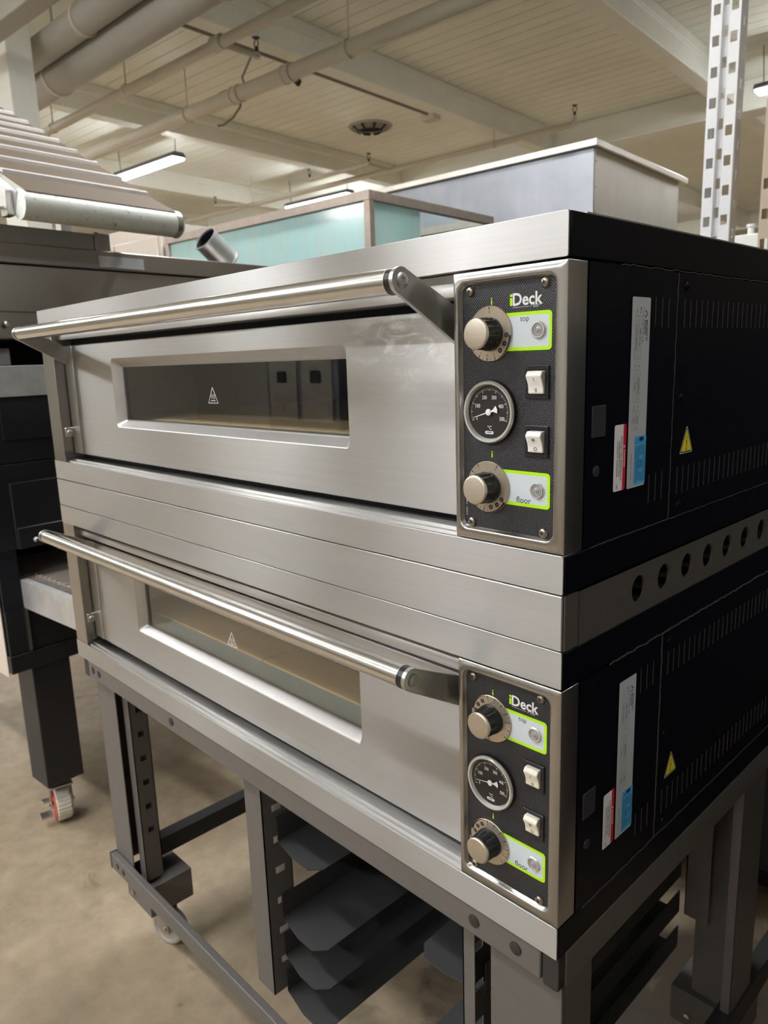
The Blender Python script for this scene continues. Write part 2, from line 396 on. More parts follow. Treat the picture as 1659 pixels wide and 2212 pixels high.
def control_panel(deck, zt, zero_top, zero_floor, needle, used):
    z0, z1 = zt-0.3395, zt-0.0445
    g = G()
    L = lambda x0, x1, a, b, r, y: [(x, y, z) for x, z in rr(x0, x1, a, b, r, 6)]
    g.loft([L(-0.146, 0, z0, z1, 0.0012, 0.034), L(-0.146, 0, z0, z1, 0.0012, 0.0012), L(-0.1450, -0.001, z0+0.001, z1-0.001, 0.0012, 0.0),
            L(-0.1425, -0.0115, zt-0.3305, zt-0.0535, 0.012, 0.0), L(-0.1405, -0.0135, zt-0.3285, zt-0.0555, 0.011, 0.0), L(-0.1395, -0.0145, zt-0.3275, zt-0.0565, 0.0105, 0.0012),
            L(-0.1378, -0.0163, zt-0.3258, zt-0.0582, 0.009, 0.0058), L(-0.1368, -0.0172, zt-0.3248, zt-0.0592, 0.008, 0.0062)], 0)
    frame = g.build('control_panel_frame', M['steel_vert'], deck, angle=50)
    ov = G().poly(L(-0.1376, -0.0165, zt-0.3256, zt-0.0584, 0.0088, 0.0058)).build('control_overlay', M['overlay'], deck)
    yo = 0.0057
    # lime bordered labels
    for nm, a, b, word, tz in (('top', -0.1295, -0.0905, 'top', -0.0985), ('floor', -0.2945, -0.2560, 'floor', -0.2875)):
        s = G().poly([(x, yo-0.00005, z) for x, z in rr(-0.1005, -0.0217, zt+a, zt+b, 0.0042, 5)], 0)
        s.poly([(x, yo-0.0001, z) for x, z in rr(-0.1005, -0.0250, zt+a+0.0036, zt+b-0.0036, 0.0026, 5)], 1)
        s.text(word, (-0.0548, yo-0.00016, zt+tz), (1, 0, 0), (0, 0, 1), h=0.0062 if word == 'top' else 0.0068, mi=2)
        s.build('zone_label', [M['green_ink'], M['pale_blue'], M['black_ink']], deck)
    # name lettering
    s = G()
    yy = yo-0.0001
    s.poly([(x, yy, z) for x, z in rr(-0.0733, -0.0704, zt-0.0838, zt-0.0755, 0.0013, 4)], 0)
    s.poly([(-0.0718+0.0017*math.cos(2*PI*i/16), yy, zt-0.0733+0.0015*math.sin(2*PI*i/16)) for i in range(16)], 0)
    s.text('Deck', (-0.0698, yy, zt-0.0776), (1, 0, 0), (0, 0, 1), h=0.0128, w=0.0368, mi=1, bold=0.022, halign=-1)
    s.poly([(-0.0700, yy, zt-0.0856), (-0.0492, yy, zt-0.0856), (-0.0492, yy, zt-0.0853), (-0.0700, yy, zt-0.0853)], 1)
    for q in ((-0.0478, -0.0464, -0.0862, -0.0838), (-0.0450, -0.0464, -0.0862, -0.0838)):
        s.poly([(q[0], yy, zt+q[2]), (q[0]+0.0006*(1 if q[0] < q[1] else -1), yy, zt+q[2]), (q[1]+0.0003, yy, zt+q[3]), (q[1]-0.0003, yy, zt+q[3])], 1)
    s.text('MORETTI', (-0.0444, yy, zt-0.0844), (1, 0, 0), (0, 0, 1), h=0.0013, w=0.0100, mi=1, halign=-1)
    s.text('FORNI', (-0.0444, yy, zt-0.0861), (1, 0, 0), (0, 0, 1), h=0.0012, w=0.0066, mi=1, halign=-1)
    s.build('panel_logo', [M['green_ink'], M['white_ink']], deck); s = G()
    s.text('COD. 73801580', (-0.1338, yy, zt-0.2990), (0, 0, 1), (-1, 0, 0), h=0.0019, w=0.030, mi=1)
    s.build('part_code', [M['green_ink'], M['white_ink']], deck)
    for zz in (-0.0752, -0.2385):
        s = G()
        s.poly([(x, yy, z) for x, z in rr(-0.0980, -0.0964, zt+zz-0.0055, zt+zz-0.0008, 0.0003, 3)], 0)
        s.poly([(x, yy, z) for x, z in rr(-0.0980, -0.0964, zt+zz, zt+zz+0.0016, 0.0005, 3)], 0)
        s.build('pointer_mark', [M['green_ink'], M['white_ink']], deck)
    # lamps
    for zz in (-0.1093, -0.2752):
        c = (-0.0374, yo, zt+zz)
        g = G().rev([(0.0088, 0), (0.0088, 0.0016), (0.0078, 0.0026), (0.0066, 0.0026), (0.0060, 0.0012)], c, (0, -1, 0), 32)
        b = g.build('indicator_bezel', M['bright'], deck)
        G().rev([(0.0061, 0.0011), (0.0054, 0.0020), (0.0040, 0.0020), (0.0036, 0.0016), (0.0020, 0.0026), (0.0004, 0.0029)], c, (0, -1, 0), 28, 0, False, True).build('lamp_lens', M['lens'], b)
    # screws
    for x, z in ((-0.126, -0.0647), (-0.0297, -0.0636), (-0.1259, -0.3203), (-0.0292, -0.3201)):
        c = (x, yo, zt+z)
        g = G().rev([(0.0054, 0), (0.0053, 0.0010), (0.0044, 0.0024), (0.0028, 0.0032), (0.0006, 0.0035)], c, (0, -1, 0), 24, 0, False, True)
        r = random.uniform(0, 1.5)
        for a in (r, r+PI/2):
            u = Vector((math.cos(a), 0, math.sin(a))); w = Vector((-math.sin(a), 0, math.cos(a))); p = Vector((x, yo-0.00362, zt+z))
            g.poly([p+u*0.0023+w*0.0005, p-u*0.0023+w*0.0005, p-u*0.0023-w*0.0005, p+u*0.0023-w*0.0005], 1)
        g.build('screw', [M['screw'], M['black_ink']], deck)
    # thermometer
    cx, cz = -0.0985, zt-0.194
    g = G().rev([(0.0350, 0), (0.0350, 0.0025), (0.0340, 0.0045)], (cx, yo, cz), (0, -1, 0), 56, 1)
    g.rev([(0.0342, 0.0040), (0.0340, 0.0056), (0.0326, 0.0072), (0.0306, 0.0070), (0.0292, 0.0046), (0.0288, 0.0030)], (cx, yo, cz), (0, -1, 0), 56, 0)
    gauge = g.build('thermometer_bezel', [M['bright'], M['black_gloss']], deck)
    yd = yo-0.0031
    g = G().poly([(cx+0.0289*math.cos(2*PI*i/48), yd, cz+0.0289*math.sin(2*PI*i/48)) for i in range(48)], 0)
    yd -= 0.00012
    for k in range(51):
        a = math.radians(-112+224*k/50); out = Vector((math.sin(a), 0, math.cos(a))); rt = Vector((math.cos(a), 0, -math.sin(a))); p = Vector((cx, yd, cz))
        big = k % 10 == 0; mid = k % 5 == 0
        r0 = 0.0222 if big else (0.0232 if mid else 0.0240); w = 0.00030 if mid else 0.00014
        g.poly([p+out*r0+rt*w, p+out*r0-rt*w, p+out*0.0256-rt*w, p+out*0.0256+rt*w], 1)
        if big:
            g.text(str(k*10), p+out*(0.0172 if 0 < k < 50 else 0.0185), (1, 0, 0), (0, 0, 1), h=0.0042, w=0.0014+0.0026*(len(str(k*10))-1) if k else 0.0016, mi=1, bold=0.006)
    g.text('\u00b0C', (cx+0.0005, yd, cz-0.0168), (1, 0, 0), (0, 0, 1), h=0.0042, mi=1, bold=0.01)
    g.poly([(x, yd, z) for x, z in rr(cx-0.0058, cx+0.0058, cz-0.0240, cz-0.0205, 0.0017, 5)], 1)
    g.text('JUMO', (cx, yd-0.0001, cz-0.02225), (1, 0, 0), (0, 0, 1), h=0.0024, w=0.0088, mi=0, bold=0.02)
    g.build('dial_face', [M['gauge_face'], M['white_ink']], gauge)
    a = math.radians(-112+224*needle/500); out = Vector((math.sin(a), 0, math.cos(a))); rt = Vector((math.cos(a), 0, -math.sin(a))); p = Vector((cx, yd-0.0012, cz))
    g = G().poly([p+rt*0.0007, p-rt*0.0007, p+out*0.0225-rt*0.00025, p+out*0.0225+rt*0.00025])
    g.poly([p+rt*0.0009, p-out*0.0060+rt*0.0012, p-out*0.0110+rt*0.0042, p-out*0.0122, p-out*0.0110-rt*0.0042, p-out*0.0060-rt*0.0012, p-rt*0.0009])
    g.rev([(0.0036, -0.0003), (0.0036, 0.0007), (0.0030, 0.0010), (0.0010, 0.0010)], p, (0, -1, 0), 20, 0, False, True)
    g.build('needle', M['white_ink'], gauge)
    # rocker switches
    for nm, a, b, up in (('power', -0.1790, -0.1448, 'I'), ('lamp', -0.2398, -0.2066, 'sun')):
        x0, x1 = -0.0524, -0.0236
        za, zb = zt+a, zt+b
        g = G()
        Lr = lambda e, y, r: [(x, y, z) for x, z in rr(x0+e, x1-e, za+e, zb-e, r, 4)]
        g.loft([Lr(0, yo, 0.0008), Lr(0, yo-0.0016, 0.0008), Lr(0.0006, yo-0.0021, 0.0008), Lr(0.0042, yo-0.0021, 0.0008), Lr(0.0048, yo+0.0005, 0.0006)], 0, False, True)
        bz = g.build('switch_bezel', M['black_gloss'], deck)
        prof = [(yo+0.001, zb-0.0052), (yo-0.0060, zb-0.0056), (yo-0.0090, zb-0.0098), (yo-0.0088, zb-0.0112), (yo-0.0052, zb-0.0185), (yo-0.0040, zb-0.0240), (yo-0.0042, za+0.0062), (yo-0.0030, za+0.0052), (yo+0.001, za+0.0050)]
        rk = G().prism(prof, lambda y, z, t: (t, y, z), x0+0.0050, x1-0.0050)
        rocker = rk.build('rocker', M['rocker_used'] if used else M['rocker'], bz, bevel=0.0011, seg=3, angle=60)
        mk = G(); xm = (x0+x1)/2
        y1_ = yo-0.0068; n1 = Vector((0, -0.0036, 0.0073)).normalized()
        upv = Vector((0, -0.0036, 0.0073)).normalized()
        pa = Vector((xm, yo-0.0074, zb-0.0142)); nrm = Vector((1, 0, 0)).cross(upv)
        if up == 'I':
            mk.text('I', pa+nrm*0.0003, (1, 0, 0), upv, h=0.0042, mi=0)
        else:
            for i in range(8):
                ang = 2*PI*i/8; d = Vector((1, 0, 0))*math.cos(ang)+upv*math.sin(ang); e = Vector((1, 0, 0))*(-math.sin(ang))+upv*math.cos(ang); q = pa+nrm*0.0003
                mk.poly([q+d*0.0014+e*0.0002, q+d*0.0014-e*0.0002, q+d*0.0027-e*0.0002, q+d*0.0027+e*0.0002])
            mk.poly([pa+nrm*0.0003+Vector((1, 0, 0))*0.0012*math.cos(2*PI*i/12)+upv*0.0012*math.sin(2*PI*i/12) for i in range(12)])
        mk.text('O' if up != 'I' else '0', (xm+0.0006, yo-0.0046, za+0.0092), (1, 0, 0), (0, -0.1, 1), h=0.0040, mi=0)
        mk.build('switch_marking', M['black_ink'], bz)
    knob(deck, -0.0990, zt-0.1107, zero_top, 'top')
    knob(deck, -0.1020, zt-0.2775, zero_floor, 'floor')

def stickers(deck, zt):
    X = 0.0012
    dn, rt = Vector((0, 0, -1)), Vector((0, 1, 0))          # text runs down, letters' tops point to the rear
    def P(y, z): return Vector((X, y, zt+z))
    g = G()
    pl = lambda q, y0, y1, z0, z1, r, mi, lift=0.0, n=4: q.poly([(X+lift, y, z) for y, z in rr(y0, y1, zt+z0, zt+z1, r, n)], mi)
    y0, y1, z0, z1 = 0.1245, 0.1660, -0.2872, -0.0760
    pl(g, y0, y1, z0, z1, 0.002, 0)
    H = z1-z0; w = y1-y0
    Y = lambda f: y0+w*f
    Z = lambda f: z1-H*f
    def T(s, fy, fz, h, wd=None, mi=1, bold=0.0, al=0): g.text(s, P(Y(fy), Z(fz))+Vector((0.00012, 0, 0)), dn, rt, h=h, w=wd, mi=mi, bold=bold, halign=al)
    def frame(fy0, fy1, fz0, fz1):
        a, b, c, d = Y(fy0), Y(fy1), zt+Z(fz1), zt+Z(fz0); t = 0.00022; x = X+0.0001
        for q in ((a, b, c, c+t), (a, b, d-t, d), (a, a+t, c, d), (b-t, b, c, d)):
            g.poly([(x, q[0], q[2]), (x, q[1], q[2]), (x, q[1], q[3]), (x, q[0], q[3])], 1)
    T('MORETTI', 0.825, 0.115, 0.0030, 0.0225, bold=0.03, al=-1); T('FORNI', 0.725, 0.115, 0.0026, 0.0155, bold=0.03, al=-1)
    a = P(Y(0.72), Z(0.062)); b = P(Y(0.86), Z(0.083)); c = P(Y(0.72), Z(0.105)); e = Vector((0.00012, 0, 0))
    k = Vector((0, -0.0014, 0))
    g.poly([a+e, b+e, b+k+e, a+k*0.2+dn*0.0016+e], 1); g.poly([b+e, c+e, c+k*0.2-dn*0.0016+e, b+k+e], 1)
    for i in range(13):
        za_ = Z(0.050+i*0.0148); zb__ = za_-0.0016-0.0008*(i % 3)
        g.poly([(X+0.0001, Y(0.612), zt+za_), (X+0.0001, Y(0.632), zt+za_), (X+0.0001, Y(0.632), zt+zb__), (X+0.0001, Y(0.612), zt+zb__)], 1)
    T('Mod.', 0.47, 0.052, 0.0020, 0.0068, bold=0.01, al=-1); T('AC', 0.27, 0.062, 0.0020, 0.0042, bold=0.01, al=-1)
    frame(0.40, 0.54, 0.095, 0.315); frame(0.19, 0.34, 0.095, 0.315)
    T('PM 105.65', 0.47, 0.205, 0.0022, 0.0190, bold=0.01); T('V 230 3 60/60Hz', 0.265, 0.205, 0.0021, 0.0280, bold=0.01)
    T('#', 0.47, 0.352, 0.0018, 0.0022); T('W', 0.265, 0.352, 0.0018, 0.0028)
    frame(0.40, 0.54, 0.37, 0.54); frame(0.19, 0.34, 0.37, 0.54)
    T('232068-21', 0.47, 0.455, 0.0021, 0.0185, bold=0.01); T('9100', 0.265, 0.455, 0.0021, 0.0085, bold=0.01)
    T('A.', 0.47, 0.568, 0.0018, 0.0036); T('Kg', 0.265, 0.568, 0.0020, 0.0042)
    frame(0.40, 0.54, 0.585, 0.685); frame(0.19, 0.34, 0.585, 0.685)
    T('2016', 0.47, 0.635, 0.0021, 0.0085, bold=0.01); T('101', 0.265, 0.635, 0.0021, 0.0062, bold=0.01)
    T('Made in Italy', 0.20, 0.885, 0.0020, 0.0290)
    g.build('rating_plate', [M['plate_grey'], M['black_ink']], deck)
    # certification sticker
    g = G(); X2 = X+0.0003
    g.poly([(X2, y, z) for y, z in rr(0.1400, 0.1666, zt-0.2845, zt-0.2287, 0.0015, 4)], 0)
    q = Vector((X2+0.0001, 0, 0))
    def bar(ya, yb, za, zb, mi=1): g.poly([(X2+0.0001, ya, zt+za), (X2+0.0001, yb, zt+za), (X2+0.0001, yb, zt+zb), (X2+0.0001, ya, zt+zb)], mi)
    bar(0.1500, 0.1604, -0.2348, -0.2302); bar(0.1450, 0.1468, -0.2346, -0.2318); bar(0.1406, 0.1660, -0.2366, -0.2362)
    for i in range(8):
        yy = 0.1428+i*0.0030
        if not 2 < i < 6: bar(yy, yy+0.0009, -0.2826+0.0016*(i % 3), -0.2395-0.0012*(i % 2), 2)
        else:
            bar(yy, yy+0.0009, -0.2810, -0.2705, 2); bar(yy, yy+0.0009, -0.2510, -0.2392, 2)
    cy, cz = 0.1545, zt-0.2610
    n = 26
    g.loft([[(X2+0.0002, cy+0.0052*math.cos(2*PI*i/n), cz+0.0052*math.sin(2*PI*i/n)) for i in range(n)], [(X2+0.0002, cy+0.0044*math.cos(2*PI*i/n), cz+0.0044*math.sin(2*PI*i/n)) for i in range(n)]], 1)
    g.text('PS', (X2+0.0002, cy, cz), dn, rt, h=0.0042, w=0.0056, mi=1, bold=0.01)
    g.build('certification_sticker', [M['sky_blue'], M['navy_ink'], M['navy_ink']], deck)
    # danger sticker
    g = G(); ya, yb, za, zb = 0.0943, 0.1203, -0.2863, -0.2123
    pl(g, ya, yb, za, zb, 0.0028, 0)
    x = X+0.0001; r = 0.0028; ys = yb-0.0062
    red = [(y, z) for y, z in rr(ya, yb, zt+za, zt+zb, r, 4)]
    red = [(max(y, ys), z) for y, z in red]
    g.poly([(x, y, z) for y, z in red], 1)
    tx = X+0.00022
    mid = zt+(za+zb)/2
    g.text('DANGER', (tx, yb-0.0032, mid-0.002), dn, rt, h=0.0030, w=0.0200, mi=0, bold=0.02)
    g.poly([(tx, yb-0.0048, mid+0.0140), (tx, yb-0.0048, mid+0.0100), (tx, yb-0.0016, mid+0.0120)], 0)
    for s, yy, wd, dz in (('DISCONNECT SUPPLY BEFORE SERVICING.', yb-0.0098, 0.0500, 0.0), ("COUPER L'ALIMENTATION AVANT", yb-0.0142, 0.0400, 0.0), ("L'ENTRETIEN ET LE D\u00c9PANNAGE.", yb-0.0186, 0.0400, 0.0)):
        g.text(s, (tx, yy, mid-0.001+dz), dn, rt, h=0.0026, w=wd, mi=2, bold=0.012)
    g.poly([(tx, yb-0.0190, zt+za+0.0070), (tx, yb-0.0178, zt+za+0.0070), (tx, yb-0.0178, zt+za+0.0030), (tx, yb-0.0190, zt+za+0.0030)], 2)
    g.build('danger_sticker', [M['label_white'], M['red_ink'], M['black_ink']], deck)
    # voltage triangle
    g = G()
    A, B, C = Vector((0.2560, -0.2618)), Vector((0.2935, -0.2618)), Vector((0.2748, -0.2265))
    cen = (A+B+C)/3
    def tri(k, lift, mi, r):
        pts = []
        for p, o1, o2 in ((A, C, B), (B, A, C), (C, B, A)):
            q = cen+(p-cen)*k; d1 = ((cen+(o1-cen)*k)-q).normalized(); d2 = ((cen+(o2-cen)*k)-q).normalized()
            s1, s2 = q+d1*r, q+d2*r
            for i in range(5):
                t = i/4; m_ = s1*(1-t)**2+q*2*t*(1-t)+s2*t*t; pts.append((X+lift, m_.x, zt+m_.y))
        g.poly(pts, mi)
    tri(1.0, 0.0, 0, 0.004); tri(0.93, 0.0001, 1, 0.0035); tri(0.80, 0.0002, 2, 0.002)
    bolt = [(0.2756, -0.2400), (0.2733, -0.2485), (0.2748, -0.2482), (0.2738, -0.2560), (0.2727, -0.2558), (0.2741, -0.2592), (0.2757, -0.2562), (0.2746, -0.2562), (0.2764, -0.2462), (0.2748, -0.2464), (0.2766, -0.2400)]
    g.poly([(X+0.0003, y, zt+z) for y, z in bolt], 1)
    g.build('voltage_warning_triangle', [M['label_white'], M['black_ink'], M['yellow']], deck)

def deck_oven(zt, label, zero_top, zero_floor, needle, used, clear):
    deck = thing('deck_oven', label, 'pizza oven', (-0.695, 0.0, zt-0.3831))
    zb = zt-0.3831
    # carcass with a baking chamber
    o0, o1 = (-W+0.004, 0.046, zb+0.002), (-0.004, D-0.004, zt-0.003)
    i0, i1 = (-1.25, 0.046, zt-0.262), (-0.19, 0.74, zt-0.100)
    g = G()
    def ring(a, b, y): return [(a[0], y, a[2]), (b[0], y, a[2]), (b[0], y, b[2]), (a[0], y, b[2])]
    g.loft([ring(o0, o1, o1[1]), ring(o0, o1, o0[1]), ring(i0, i1, o0[1])], 0, True)
    g.loft([ring(i0, i1, o0[1]), ring(i0, i1, i1[1])], 1, False, True)
    g.build('carcass', [M['gasket'], M['chamber']], deck, smooth=False)
    g = G().box(-1.249, -0.191, 0.047, 0.0965, zt-0.2615, zt-0.2425)
    g.build('chamber_ledge', M['ledge'], deck)
    for xa, xb in ((-1.2485, -0.7215), (-0.7185, -0.1915)):
        G().box(xa, xb, 0.0975, 0.735, zt-0.2615, zt-0.2405).build('baking_stone', M['stone'], deck, bevel=0.001)
    # bands
    for nm, a, b in (('upper_band', zt-0.0427, zt), ('lower_band', zb, zt-0.3407)):
        g = G().prism(rr(-W, -0.0006, a, b, 0.0022, 3), lambda x, z, t: (x, t, z), 0.0, 0.0024)
        g.box(-W+0.001, -0.002, 0.0020, 0.045, a+0.0012, b-0.0004)
        g.build(nm, M['steel'], deck, bevel=0.0006)
        for xa, xb in ((-0.03, 0.0), (-W, -W+0.03)): G().box(xa, xb, 0.0036, D, a+0.0004, b-0.0006).build('side_band', M['black'], deck, bevel=0.0008)
    G().box(-W+0.02, -0.02, 0.04, D, zt-0.004, zt+0.0006).box(-0.02, -0.0004, 0.032, D, zt-0.002, zt+0.0008).build('top_sheet', M['steel_plain'], deck)
    # pillar at the left and the fascia over the door
    G().box(-W+0.001, -1.3262, 0.0008, 0.046, zt-0.3405, zt-0.0429).build('left_pillar', M['steel_vert'], deck, bevel=0.0015)
    g = G()
    prof = [(0.0200, zt-0.0427), (0.0200, zt-0.0515), (0.0120, zt-0.0528), (0.0110, zt-0.0545), (0.0110, zt-0.0662), (0.0120, zt-0.0680), (0.0300, zt-0.0690), (0.0460, zt-0.0690), (0.0460, zt-0.0427)]
    g.prism(prof, lambda y, z, t: (t, y, z), -1.3260, -0.1464).build('door_fascia', M['steel'], deck)
    prof = [(0.0, zt-0.3407), (0.0050, zt-0.3405), (0.0062, zt-0.3368), (0.0115, zt-0.3366), (0.0128, zt-0.3325), (0.0235, zt-0.3325), (0.046, zt-0.3330), (0.046, zt-0.3407)]
    G().prism(prof, lambda y, z, t: (t, y, z), -1.3200, -0.1464).build('door_sill', M['steel'], deck, bevel=0.0005)
    G().box(-1.3262, -1.3165, 0.006, 0.028, zt-0.284, zt-0.262).cyl((-1.3170, 0.014, zt-0.273), (-1.3105, 0.014, zt-0.273), 0.006, 14).build('hinge', M['zinc'], deck, bevel=0.002)
    # door
    x0, x1, dz0, dz1 = -1.3140, -0.1480, zt-0.3220, zt-0.0800
    a = lambda e, y, r, dx0=0, dx1=0, dz_0=0, dz_1=0: [(x, y, z) for x, z in rr(x0+e, x1-e, dz0+e, dz1-e, r, 6)]
    wn = lambda l, r_, b, t, y, rad: [(x, y, z) for x, z in rr(l, r_, zt+b, zt+t, rad, 6)]
    g = G().loft([a(0, 0.0445, 0.001), a(0, 0.0262, 0.001), a(0.0012, 0.0250, 0.001),
                  wn(-1.0900, -0.3530, -0.2570, -0.1088, 0.0250, 0.0120), wn(-1.0860, -0.3570, -0.2530, -0.1128, 0.0250, 0.0085)], 0)
    g.loft([wn(-1.0860, -0.3570, -0.2530, -0.1128, 0.0250, 0.0085), wn(-1.0845, -0.3585, -0.2515, -0.1143, 0.0258, 0.0080),
                  wn(-1.0720, -0.3700, -0.2405, -0.1285, 0.0410, 0.0040), wn(-1.0690, -0.3730, -0.2380, -0.1310, 0.0415, 0.0020), wn(-1.0690, -0.3730, -0.2380, -0.1310, 0.0445, 0.0020)], 1)
    door = g.build('door', [M['steel'] if used else M['steel_door'], M['pressed']], deck, angle=25)
    pane = G().box(-1.0700, -0.3720, 0.0416, 0.0444, zt-0.2390, zt-0.1300).build('door_glass', M['glass'], door)
    # hot surface triangle printed on the pane
    g = G(); tx, tb, tt = -0.7300, zt-0.1985, zt-0.1700; yg = 0.04145
    A, B, C = Vector((tx-0.0165, tb)), Vector((tx+0.0165, tb)), Vector((tx, tt)); cen = (A+B+C)/3
    g.loft([[(p.x, yg, p.y) for p in (A, B, C)], [((cen+(p-cen)*0.86).x, yg, (cen+(p-cen)*0.86).y) for p in (A, B, C)]])
    g.poly([(tx-0.0075, yg, tb+0.0040), (tx+0.0075, yg, tb+0.0040), (tx+0.0075, yg, tb+0.0055), (tx-0.0075, yg, tb+0.0055)])
    for dx in (-0.0045, 0.0, 0.0045):
        pts = [Vector((tx+dx+0.0012*math.sin(i*1.3), yg, tb+0.0075+i*0.0014)) for i in range(7)]
        g.loft([[p-Vector((0.0006, 0, 0)) for p in pts], [p+Vector((0.0006, 0, 0)) for p in pts]], close=False)
    g.build('hot_surface_mark', M['white_ink'], door)
    # handle
    hy, hz = -0.0700, zt-0.0535
    handle = G().cyl((-1.2985, hy, hz), (-0.1700, hy, hz), 0.0138, 32).build('handle_bar', M['chrome'], deck)
    for s, xa in ((-1, -1.3130), (1, -0.1555)):
        xi = xa-s*0.0060
        c = G().cyl((xa-s*0.0150, hy, hz), (xa-s*0.0142, hy, hz), 0.0143, 32).build('end_ring', M['steel_plain'], handle)
        G().cyl((xa-s*0.0142, hy, hz), (xi, hy, hz), 0.0139, 32).build('end_collar', M['black_gloss'], handle)
        # arm plate: round end, two straight flanks, down to the door
        pts = []
        tp, bt = Vector((0.0270, zt-0.0835)), Vector((0.0270, zt-0.1240))
        for i in range(21):
            ang = math.radians(48+i*(232-48)/20+0)
            pts.append((hy-0.0143*math.cos(math.radians(118-i*180/20)) if False else hy+0.0143*math.cos(math.radians(55+i*9.2)), hz+0.0143*math.sin(math.radians(55+i*9.2))))
        pts += [(bt.x, bt.y), (tp.x, tp.y), (0.012, zt-0.0755)]
        arm = G().prism(pts, lambda y, z, t: (t, y, z), min(xi, xa), max(xi, xa))
        if s < 0: arm.box(-1.3200, -1.2770, 0.0236, 0.0262, dz0+0.001, dz1-0.0005)
        ar = arm.build('handle_arm', M['steel_plain'], handle, bevel=0.0006)
        G().rev([(0.0084, -0.0005), (0.0084, 0.0006), (0.0070, 0.0012), (0.0034, 0.0012), (0.0030, -0.0020)], (xa, hy, hz), (s, 0, 0), 28, 0, False, True).build('arm_screw', M['steel_plain'], handle)
    # sides
    def slots(g, ys, x):
        for y in ys:
            for za, zc in ((-0.1075, -0.0745), (-0.3112, -0.2772)): g.box(x-0.001, x+0.0008, y-0.0004, y+0.0004, zt+za, zt+zc, mi=1)
        return g
    g = G().prism(rr(0.0370, 0.2325, zt-0.3400, zt-0.0450, 0.0015, 3), lambda y, z, t: (t, y, z), -0.012, 0.0004)
    slots(g, [0.1790, 0.1955, 0.2118], 0.0004).build('side_cover', [M['black'], M['slot']], deck, smooth=False)
    g = G().prism(rr(0.2350, D-0.01, zt-0.3385, zt-0.0462, 0.0015, 3), lambda y, z, t: (t, y, z), -0.012, 0.0010)
    slots(g, [0.2520+0.0161*i for i in range(37)], 0.0010).build('access_panel', [M['black'], M['slot']], deck, smooth=False)
    G().box(-W+0.0004, -W+0.012, 0.04, D-0.01, zt-0.3400, zt-0.0450).build('side_cover', M['black'], deck)
    for y, z in ((0.2545, -0.0600), (0.2520, -0.1914), (0.2600, -0.3261), (0.82, -0.0600), (0.82, -0.3261)):
        G().rev([(0.0058, 0), (0.0054, 0.0016), (0.0032, 0.0028), (0.0006, 0.0031)], (0.001, y, zt+z), (1, 0, 0), 20, 0, False, True).build('panel_bolt', M['black'], deck)
    G().prism(rr(0.0468, 0.0742, zt-0.2218, zt-0.1884, 0.0012, 3), lambda y, z, t: (t, y, z), 0.0003, 0.0020).build('blanking_plate', M['charcoal'], deck, bevel=0.0006)
    G().rev([(0.0062, 0), (0.0060, 0.0012), (0.0040, 0.0016)], (0.0004, 0.0581, zt-0.2579), (1, 0, 0), 22, 0, False, True).build('round_plug', M['charcoal'], deck)
    rnd = random.Random(3 if used else 5)
    def bead(p, q, n, amp, r):
        p, q = Vector(p), Vector(q); pts = []
        for i in range(n+1):
            t = i/n; v = p.lerp(q, t); d = (q-p).normalized(); s_ = Vector((1, 0, 0)).cross(d)
            pts.append(v+s_*rnd.uniform(-amp, amp)+Vector((rnd.uniform(0, 0.0004), 0, 0)))
        G().pipe(pts, r, 5).build('sealant_bead', M['sealant'], deck)
    k = 1.5 if used else 1.0
    bead((0.0004, 0.2337, zt-0.0460), (0.0004, 0.2337, zt-0.3400), 46, 0.0006*k, 0.0006*k)
    bead((0.0006, 0.10, zt-0.0440), (0.0006, D-0.02, zt-0.0440), 90, 0.0009*k, 0.0007*k)
    bead((0.0006, 0.05, zt-0.3404), (0.0006, D-0.02, zt-0.3404), 90, 0.0006*k, 0.0006*k)
    stickers(deck, zt)
    control_panel(deck, zt, zero_top, zero_floor, needle, used)
    return deck

deck_oven(0.0, 'upper steel and black pizza deck oven, handle above a dark reflective window', 0, 28, 12, False, False)
deck_oven(-0.4473, 'lower pizza deck oven on the grey stand, tan stone seen through its window', 186, 190, 28, True, True)

# spacer between the decks
sp = thing('spacer_frame', 'brushed steel spacer frame between the two deck ovens, row of round holes along its side', 'spacer', (-0.695, 0, -0.4463))
g = G().prism(rr(-W, -0.0014, -0.4463, -0.3846, 0.0012, 3), lambda x, z, t: (x, t, z), 0.0, 0.0030)
g.box(-W+0.002, -0.002, 0.0025, 0.03, -0.4458, -0.3850)
g.build('front_plate', M['steel'], sp, bevel=0.001)
g = G().box(-0.003, 0.0006, 0.0032, 0.0296, -0.4462, -0.3850)
zc, r = -0.4143, 0.0166
ye = 0.0306
for k in range(11):
    yc = 0.1640+0.0662*k; yn = min(yc+0.0331, D)
    if yc+r > D: break
    n = 32; sq = []; ci = []
    for i in range(n):
        a = 2*PI*i/n; c, s_ = math.cos(a), math.sin(a); m_ = 1/max(abs(c), abs(s_))
        sq.append((c*m_, s_*m_)); ci.append((yc+r*c, zc+r*s_))
    outer = [((yc-ye)*p[0]+yc if p[0] < 0 else (yn-yc)*p[0]+yc, zc+(0.0293 if p[1] > 0 else 0.0319)*p[1]) for p in sq]
    g.loft([[(0.0006, y, z) for y, z in outer], [(0.0006, y, z) for y, z in ci], [(-0.003, y, z) for y, z in ci]], 0)
    ye = yn
g.build('side_plate', M['steel_shaded'], sp, angle=30)
G().box(-W+0.001, -0.03, D-0.01, D-0.005, -0.4458, -0.385).box(-W, -W+0.003, 0.0032, D, -0.446, -0.385).build('rear_plate', M['gasket'], sp)

